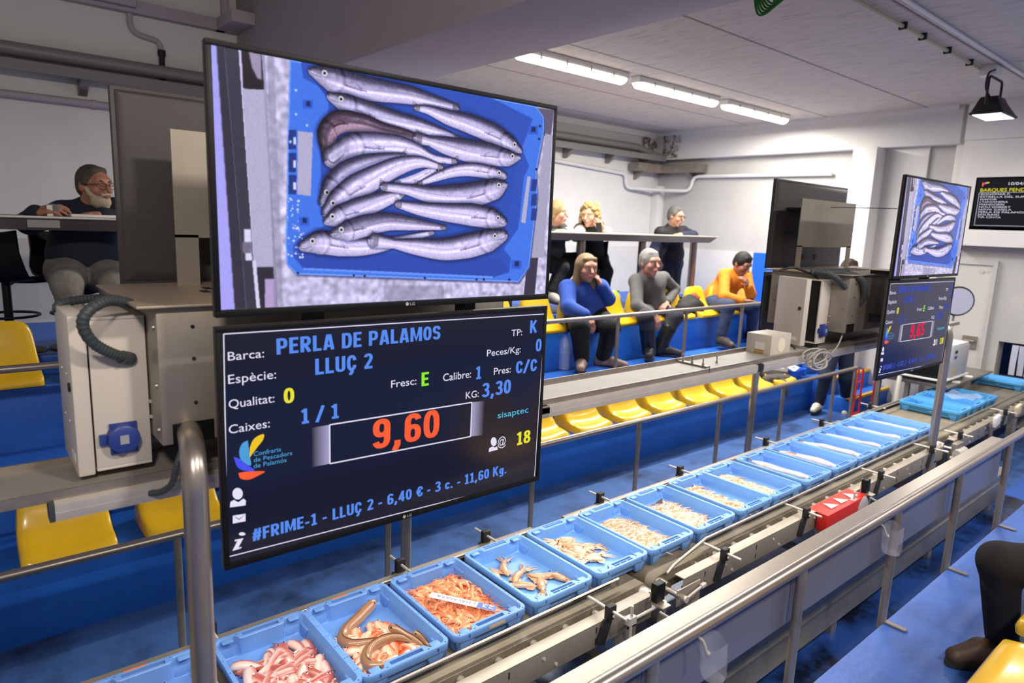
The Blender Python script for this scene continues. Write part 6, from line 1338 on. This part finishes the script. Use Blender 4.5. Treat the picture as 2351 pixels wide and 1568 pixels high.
# man in orange
person('person in an orange sweater and jeans resting chin on hand in the upper row', dict(pel=A_(1640, 696, 4.64), chest=A_(1672, 650, 4.52), neck=A_(1694, 628, 4.42), head=A_(1704, 606, 4.34),
    shA=A_(1664, 632, 4.50), elA=A_(1662, 680, 4.34), wrA=A_(1706, 691, 4.18), hdA=A_(1728, 690, 4.12), shB=A_(1712, 634, 4.46), elB=A_(1724, 676, 4.24), wrB=A_(1718, 656, 4.22), hdB=A_(1708, 634, 4.24),
    hipA=A_(1640, 700, 4.56), knA=A_(1673, 703, 4.16), anA=A_(1657, 768, 4.20), toeA=A_(1678, 794, 4.02), hipB=A_(1668, 698, 4.58), knB=A_(1730, 704, 4.18), anB=A_(1724, 768, 4.30), toeB=A_(1738, 784, 4.12)),
    face(1704, 606, .55, .55, -.45), s=1.08, skc='a06c54', hair='short', hairc='201b18', top='d9811f', topc2='a8601a', legs='36425e', shoe='4a4038', pnA=(0, 0, -1), pnB=(-.3, .9, 0), curlA=(.2, .3, .2), curlB=(.5, .8, .6), girth=1.08)
# man standing at the bar table
person('person in a black padded vest standing behind the bar table', dict(pel=A_(1540, 598, 5.50), chest=A_(1541, 553, 5.44), neck=A_(1543, 522, 5.40), head=A_(1551, 497, 5.34),
    shA=A_(1516, 534, 5.44), elA=A_(1502, 570, 5.50), wrA=A_(1510, 598, 5.42), hdA=A_(1519, 612, 5.38), shB=A_(1569, 532, 5.42), elB=A_(1592, 540, 5.22), wrB=A_(1562, 539, 5.10), hdB=A_(1538, 539, 5.08),
    hipA=A_(1532, 604, 5.50), knA=A_(1530, 655, 5.46), anA=onz(1528, 700, 1.06)*0+np.array((A_(1530, 655, 5.46)[0], 5.50, 1.07)), toeA=np.array((A_(1530, 655, 5.46)[0]-.05, 5.32, 1.01)), hipB=A_(1550, 604, 5.50), knB=A_(1548, 655, 5.44), anB=np.array((A_(1548, 655, 5.46)[0], 5.50, 1.07)), toeB=np.array((A_(1548, 655, 5.46)[0]+.02, 5.32, 1.01))),
    face(1551, 497, .55, .80, -.22), s=1.04, skc='b0826a', hair='crop', hairc='5a5753', top='20243c', vest='211c1d', legs='1c2233', shoe='2a2a2a', pnA=(0, 1, -.2), pnB=(0, 0, -1), curlA=(.7, .8, .6), curlB=(.15, .2, .1), glasses='2a2a30', girth=1.0)
# curly woman with a phone
person('person with curly blond hair and black vest holding a phone at the bar table', dict(pel=A_(1366, 588, 5.46), chest=A_(1356, 546, 5.38), neck=A_(1353, 519, 5.32), head=A_(1354, 495, 5.26),
    shA=A_(1333, 528, 5.36), elA=A_(1322, 542, 5.12), wrA=A_(1300, 530, 5.02), hdA=A_(1292, 530, 5.0), shB=A_(1377, 527, 5.36), elB=A_(1394, 535, 5.12), wrB=A_(1383, 530, 5.06), hdB=A_(1376, 519, 5.04),
    hipA=A_(1355, 594, 5.44), knA=A_(1340, 606, 5.06), anA=A_(1330, 680, 5.05), toeA=A_(1332, 696, 4.98), hipB=A_(1378, 594, 5.44), knB=A_(1392, 624, 5.10), anB=A_(1384, 688, 5.12), toeB=A_(1380, 702, 5.0)),
    face(1354, 495, .85, -.42, -.10), s=1.05, skc='c9977c', hair='curly', hairc='b0935c', top='a39a94', topc2='3f3a38', vest='1d1d1e', legs='151516', shoe='3a3430', pnA=(0, 0, -1), pnB=(.6, .6, 0), curlA=(.2, .3, .2), curlB=(.6, .7, .6), thB=-1, girth=.92, waist=.85)
ph = A_(1375, 522, 5.03); tag(MB().obox(ph, (.018, -.026, .004), (.005, .004, 0), (-.012, 0, .05)).build('mobile_phone', M_blkm, bevel=.003), 'phone held up by the curly haired woman', 'phone')
# woman mostly behind the television
person('person with short blond hair at the bar table, half hidden by the television', dict(pel=A_(1262, 596, 5.40), chest=A_(1268, 548, 5.34), neck=A_(1271, 516, 5.28), head=A_(1278, 489, 5.22),
    shA=A_(1248, 530, 5.36), elA=A_(1248, 552, 5.10), wrA=A_(1276, 534, 5.02), hdA=A_(1290, 532, 5.0), shB=A_(1288, 528, 5.28), elB=A_(1302, 540, 5.08), wrB=A_(1294, 532, 5.0), hdB=A_(1286, 530, 4.99),
    hipA=A_(1254, 604, 5.38), knA=A_(1290, 612, 5.02), anA=A_(1266, 668, 5.04), toeA=A_(1272, 690, 4.96), hipB=A_(1268, 600, 5.38), knB=A_(1322, 596, 5.12), anB=A_(1280, 660, 5.16), toeB=A_(1286, 690, 5.05)),
    face(1278, 489, .20, .95, -.08), s=1.06, skc='bf8b74', hair='bob', hairc='94794f', top='3c4148', topc2='24282e', legs='141416', shoe='a39c94', pnA=(0, 0, -1), pnB=(0, 0, -1), curlA=(.2, .3, .2), curlB=(.2, .3, .2), girth=1.0)
# bearded man on the left
person('person with a grey beard and glasses in a dark sweater at the bar table', dict(pel=A_(190, 612, 5.42), chest=A_(194, 535, 5.36), neck=A_(206, 476, 5.32), head=A_(217, 428, 5.26),
    shA=A_(142, 490, 5.38), elA=A_(66, 512, 5.20), wrA=A_(84, 487, 5.06), hdA=A_(110, 480, 5.02), shB=A_(262, 482, 5.32), elB=A_(282, 510, 5.12), wrB=A_(232, 492, 5.04), hdB=A_(205, 492, 5.02),
    hipA=A_(160, 622, 5.38), knA=A_(153, 650, 5.00), anA=A_(170, 745, 5.02), toeA=A_(175, 770, 4.93), hipB=A_(226, 622, 5.38), knB=A_(262, 652, 5.02), anB=A_(262, 745, 5.04), toeB=A_(265, 770, 4.95)),
    face(217, 428, .42, .88, -.05), s=1.10, skc='a9735c', hair='crop', hairc='4f463e', top='1d2433', topc2='12151f', legs='8a857c', shoe='3a3430', beard='c9b9a0', glasses='5a2f30', pnA=(0, .6, -.8), pnB=(0, 0, -1), curlA=(.35, .6, .5), curlB=(.15, .2, .1), girth=1.28, loose=1.12)
q = A_(124, 484, 5.0); t = thing('remote_control', 'small white and grey remote held by the bearded man', 'remote', q)
MB().obox(q, (.030, -.01, 0), (.006, .016, 0), (0, 0, .040)).build('body', mat('grey_remote', '6d6c6a', .5), t, bevel=.004); MB().obox(q+np.array((-.022, -.012, 0)), (.014, -.006, 0), (.001, .003, 0), (0, 0, .034)).build('white_label', M_wh, t)
q = A_(215, 491, 5.0); tag(MB().obox((q[0], 5.0, 1.891), (.13, 0, 0), (0, .09, 0), (0, 0, .008)).build('notebook', M_wh, bevel=.002), 'white notebook on the bar table before the bearded man', 'notebook')
# person standing behind the tray: legs in jeans
lx = 7.30
person('person in dark jeans and white sneakers standing behind the far cabinet', dict(pel=(7.52, 3.25, .90), chest=(7.52, 3.27, 1.22), neck=(7.52, 3.27, 1.43), head=(7.52, 3.24, 1.58),
    shA=(7.34, 3.28, 1.40), elA=(7.28, 3.28, 1.12), wrA=(7.34, 3.08, 1.0), hdA=(7.42, 3.02, .98), shB=(7.70, 3.26, 1.40), elB=(7.76, 3.26, 1.12), wrB=(7.70, 3.06, 1.0), hdB=(7.62, 3.0, .98),
    hipA=(7.42, 3.25, .86), knA=A_(1896, 862, 3.22), anA=A_(1880, 928, 3.30), toeA=A_(1858, 942, 3.24), hipB=(7.62, 3.23, .86), knB=A_(1942, 870, 3.12), anB=A_(1943, 934, 3.16), toeB=A_(1938, 948, 3.04)),
    (-.5, -.85, -.1), s=.98, skc='b98a72', hair='short', hairc='3a3028', top='2a2f3c', legs='232c44', shoe='d9d2c2', pnA=(0, 0, -1), pnB=(0, 0, -1), girth=1.0)
# person sitting in the near stand, only legs in view
person('person in black trousers and brown boots sitting in the near stand at the right edge', dict(pel=(3.12, .22, .86), chest=(3.16, .16, 1.15), neck=(3.18, .17, 1.36), head=(3.18, .20, 1.52),
    shA=(2.98, .18, 1.32), elA=(2.94, .22, 1.05), wrA=(3.06, .42, .98), hdA=(3.10, .50, .96), shB=(3.36, .18, 1.32), elB=(3.40, .22, 1.05), wrB=(3.28, .42, .98), hdB=(3.22, .50, .96),
    hipA=(3.04, .24, .84), knA=A_(2296, 1290, .56), anA=onz(2300, 1472, .475), toeA=onz(2246, 1506, .42), hipB=(3.22, .24, .84), knB=A_(2372, 1330, .62), anB=A_(2310, 1420, .74), toeB=A_(2262, 1426, .80)),
    (-.1, .98, -.1), s=.96, skc='b98a72', hair='short', hairc='3a3028', top='2a2a2c', legs='1b1819', shoe='4f3c30', pnA=(0, 0, -1), pnB=(0, 0, -1), girth=.95)
# ------------------------------------------------------------------ belongings
jk = A_(1575, 712, 4.62)
o = blob('jacket', [('c', A_(1566, 712, 4.46), A_(1592, 700, 4.50), .085, .075), ('c', A_(1588, 690, 4.54), A_(1606, 704, 4.5), .07, .06), ('c', A_(1568, 722, 4.5), A_(1600, 726, 4.45), .045, .04), ('c', A_(1600, 716, 4.5), A_(1632, 724, 4.42), .03, .025), ('c', A_(1566, 698, 4.52), A_(1582, 686, 4.56), .06, .05)], mat('black_jacket_cloth', '242325', .8, noise=.4, nscale=15, col2='0d0d0e', bump=.5, bscale=18), None, .010, .03)
tag(o, 'black jacket heaped on a yellow seat beside the man in grey', 'jacket')
j2 = blob('orange_lining', [('c', A_(1581, 686, 4.54), A_(1594, 679, 4.54), .03, .035), ('c', A_(1594, 679, 4.54), A_(1602, 683, 4.50), .035, .025)], mat('orange_red_cloth', 'e04a1c', .8, bump=.4, bscale=30), o, .008, .02)
o = blob('folded_clothes', [('c', A_(1750, 858, 3.66), A_(1802, 862, 3.62), .075, .07), ('c', A_(1760, 872, 3.55), A_(1806, 870, 3.52), .05, .05), ('c', A_(1800, 880, 3.46), A_(1806, 905, 3.44), .04, .025)], mat('grey_knit', '5d5654', .9, noise=.4, nscale=16, col2='2f2b2a', bump=.5, bscale=24), None, .010, .03); tag(o, 'grey folded clothes lying on a lower row seat and over the rail', 'clothes')
o = blob('white_bundle', [('c', A_(1760, 846, 3.66), A_(1798, 850, 3.62), .055, .05), ('c', A_(1775, 842, 3.68), A_(1796, 844, 3.66), .04, .035)], mat('white_cloth', 'd9d4cb', .85, bump=.4, bscale=24), None, .009, .03); tag(o, 'white cloth bundle on top of the grey folded clothes', 'cloth')
c = A_(1815, 852, 3.62); tag(MB().loops([[(c[0]-a, c[1]-b, c[2]-.05), (c[0]+a, c[1]-b, c[2]-.05), (c[0]+a, c[1]+b, c[2]-.05), (c[0]-a, c[1]+b, c[2]-.05)] for a, b in ((.12, .09),)]+[[(c[0]-a, c[1]-b, c[2]+z), (c[0]+a, c[1]-b, c[2]+z), (c[0]+a, c[1]+b, c[2]+z), (c[0]-a, c[1]+b, c[2]+z)] for a, b, z in ((.14, .11, .03), (.15, .12, .035), (.13, .10, .03), (.12, .09, -.03))]).build('blue_basin', mat('basin_blue', '1f5fd6', .4)), 'small bright blue basin beside the folded clothes', 'basin')
c = A_(1818, 843, 3.62); tag(MB().obox(c, (.075, .01, .01), (-.01, .06, .02), (0, 0, .006)).box(c[0]-.03, c[0]+.02, c[1]-.03, c[1]+.02, c[2], c[2]+.012).build('paper_pad', M_wh), 'white printed paper lying in the blue basin', 'paper')
c = A_(1800, 838, 3.62); tag(MB().obox(c, (.06, .01, .0), (-.01, .03, 0), (0, .01, .02)).build('yellow_pack', mat('yellow_pack', 'd9b91c', .5), bevel=.006), 'small yellow packet behind the white bundle', 'packet')
c = A_(1262, 750, 4.5); o = blob('dark_bag', [('c', A_(1252, 746, 4.55), A_(1284, 748, 4.5), .05, .04)], mat('dark_bag_cloth', '2c2a2c', .8, bump=.4, bscale=30), None, .010, .02); tag(o, 'dark bag on the yellow seat beside the television edge', 'bag')
def bottle(x, y, z, label, hh=.30, r=.042, cap='3a6fd0', liquid=None):
    t = thing('water_bottle', label, 'bottle', (x, y, z))
    prof = [(0, r*.85), (.01, r), (.06, r*.94), (.08, r), (.13, r*.94), (.15, r), (hh*.66, r), (hh*.78, r*.75), (hh*.88, r*.35), (hh*.93, r*.33)]
    MB().lathe(prof, (x, y, z), (0, 0, 1), 18).build('bottle', mat('bottle_'+(liquid or 'clear'), liquid or 'c8d4f5', .1, alpha=.5, spec=.8), t)
    MB().lathe([(hh*.93, r*.38), (hh, r*.38)], (x, y, z), (0, 0, 1), 14).build('cap', mat('cap_'+cap, cap, .4), t); MB().lathe([(hh*.45, r*1.01), (hh*.62, r*1.01)], (x, y, z), (0, 0, 1), 18).build('label_band', mat('bottle_label', 'aebfe8', .5, alpha=.7), t)
p = onz(1294, 848, .62); bottle(p[0], p[1], .62, 'large clear water bottle standing on the floor beside the woman in blue', .36, .055)
p = A_(1417, 706, 4.62); bottle(p[0], 4.62, 1.06, 'small green capped bottle on the seat right of the woman in blue', .24, .034, '2f9a4a')
p = A_(1521, 690, 4.84); bottle(p[0], 4.84, 1.06, 'small clear bottle on the kerb behind the man in grey', .22, .032, 'e4e2dd')
# televisions of the sale hall wall
t = thing('television', 'wall television showing a white list with yellow heading on black', 'television', (8.38, 2.2, 2.1))
TX = 8.40
def hp(px, py): p = at(px, py, x=TX); return p
c0, c1 = hp(2241, 406), hp(2228, 528); y1 = c0.y; z1 = c0.z; z0 = c1.z; y0 = y1-(z1-z0)*1.78
MB().box(TX, TX+.05, y0, y1, z0, z1).build('housing', M_blkm, t, bevel=.006)
MB().box(TX-.004, TX, y0+.02, y1-.02, z0+.035, z1-.02).build('screen', M_scr, t, smooth=False)
MB().box(TX+.05, XE-.2, (y0+y1)/2-.1, (y0+y1)/2+.1, z0+.15, z1-.15).build('wall_mount', M_blkm, t)
MB().tube(spline([(TX+.06, y1-.2, z0), (TX+.05, y1-.22, z0-.06), (TX+.06, y1-.30, z0-.04), (TX+.06, y1-.34, z0)]), .006, 6).build('cable', M_cable, t)
def WT(s, yy, zz, wd, hh, m): text_obj('screen_text', s, (TX-.0052, yy, zz), (0, -1, 0), (0, 0, 1), wd, hh, m, t, bold=.03)
Hh = z1-z0
WT('BARQUES PENDENTS', y1-.06, z1-.135*1.0-.02, .52, .036, S_ye); WT('10/04/2025', y1-.30, z1-.09, .24, .030, S_wh)
for i, (s, wd) in enumerate((('BONOMAR P.', .26), ('ESTRELLA DEL SUR III', .43), ('GAFOR', .15), ("L'HAVANERA", .25), ('MANDORRI', .22), ('NOU GISBERT', .28), ('NOVA GASELA', .29), ('PERLA DE PALAMÓS', .41), ('SOLRAIG', .19), ('TIA CINTA', .21))):
    WT(s, y1-.07, z1-.190-i*.0262, wd, .0185, S_wh)
fr = MB()
for a, b, c, d in ((y1-.055, y0+.05, z1-.165, z1-.162), (y1-.055, y0+.05, z0+.05, z0+.053), (y1-.055, y1-.052, z0+.05, z1-.165), (y1-.50, y1-.497, z0+.05, z1-.165)): fr.box(TX-.0055, TX-.005, min(a, b), max(a, b), c, d)
fr.build('screen_frame_line', S_wh, t, smooth=False)
for a, b, r_, m in ((.055, -.06, .3, S_or), (.075, -.05, -.5, S_in), (.09, -.045, -1, S_go)):
    MB().add([(TX-.0055, y1-a+.0-(.022*math.cos(q)*math.cos(r_+1.2)-.008*math.sin(q)*math.sin(r_+1.2))-.02, z1+b-.02+.022*math.cos(q)*math.sin(r_+1.2)+.008*math.sin(q)*math.cos(r_+1.2)) for q in [2*PI*k/16 for k in range(16)]], [tuple(range(16))]).build('screen_emblem', m, t, smooth=False)
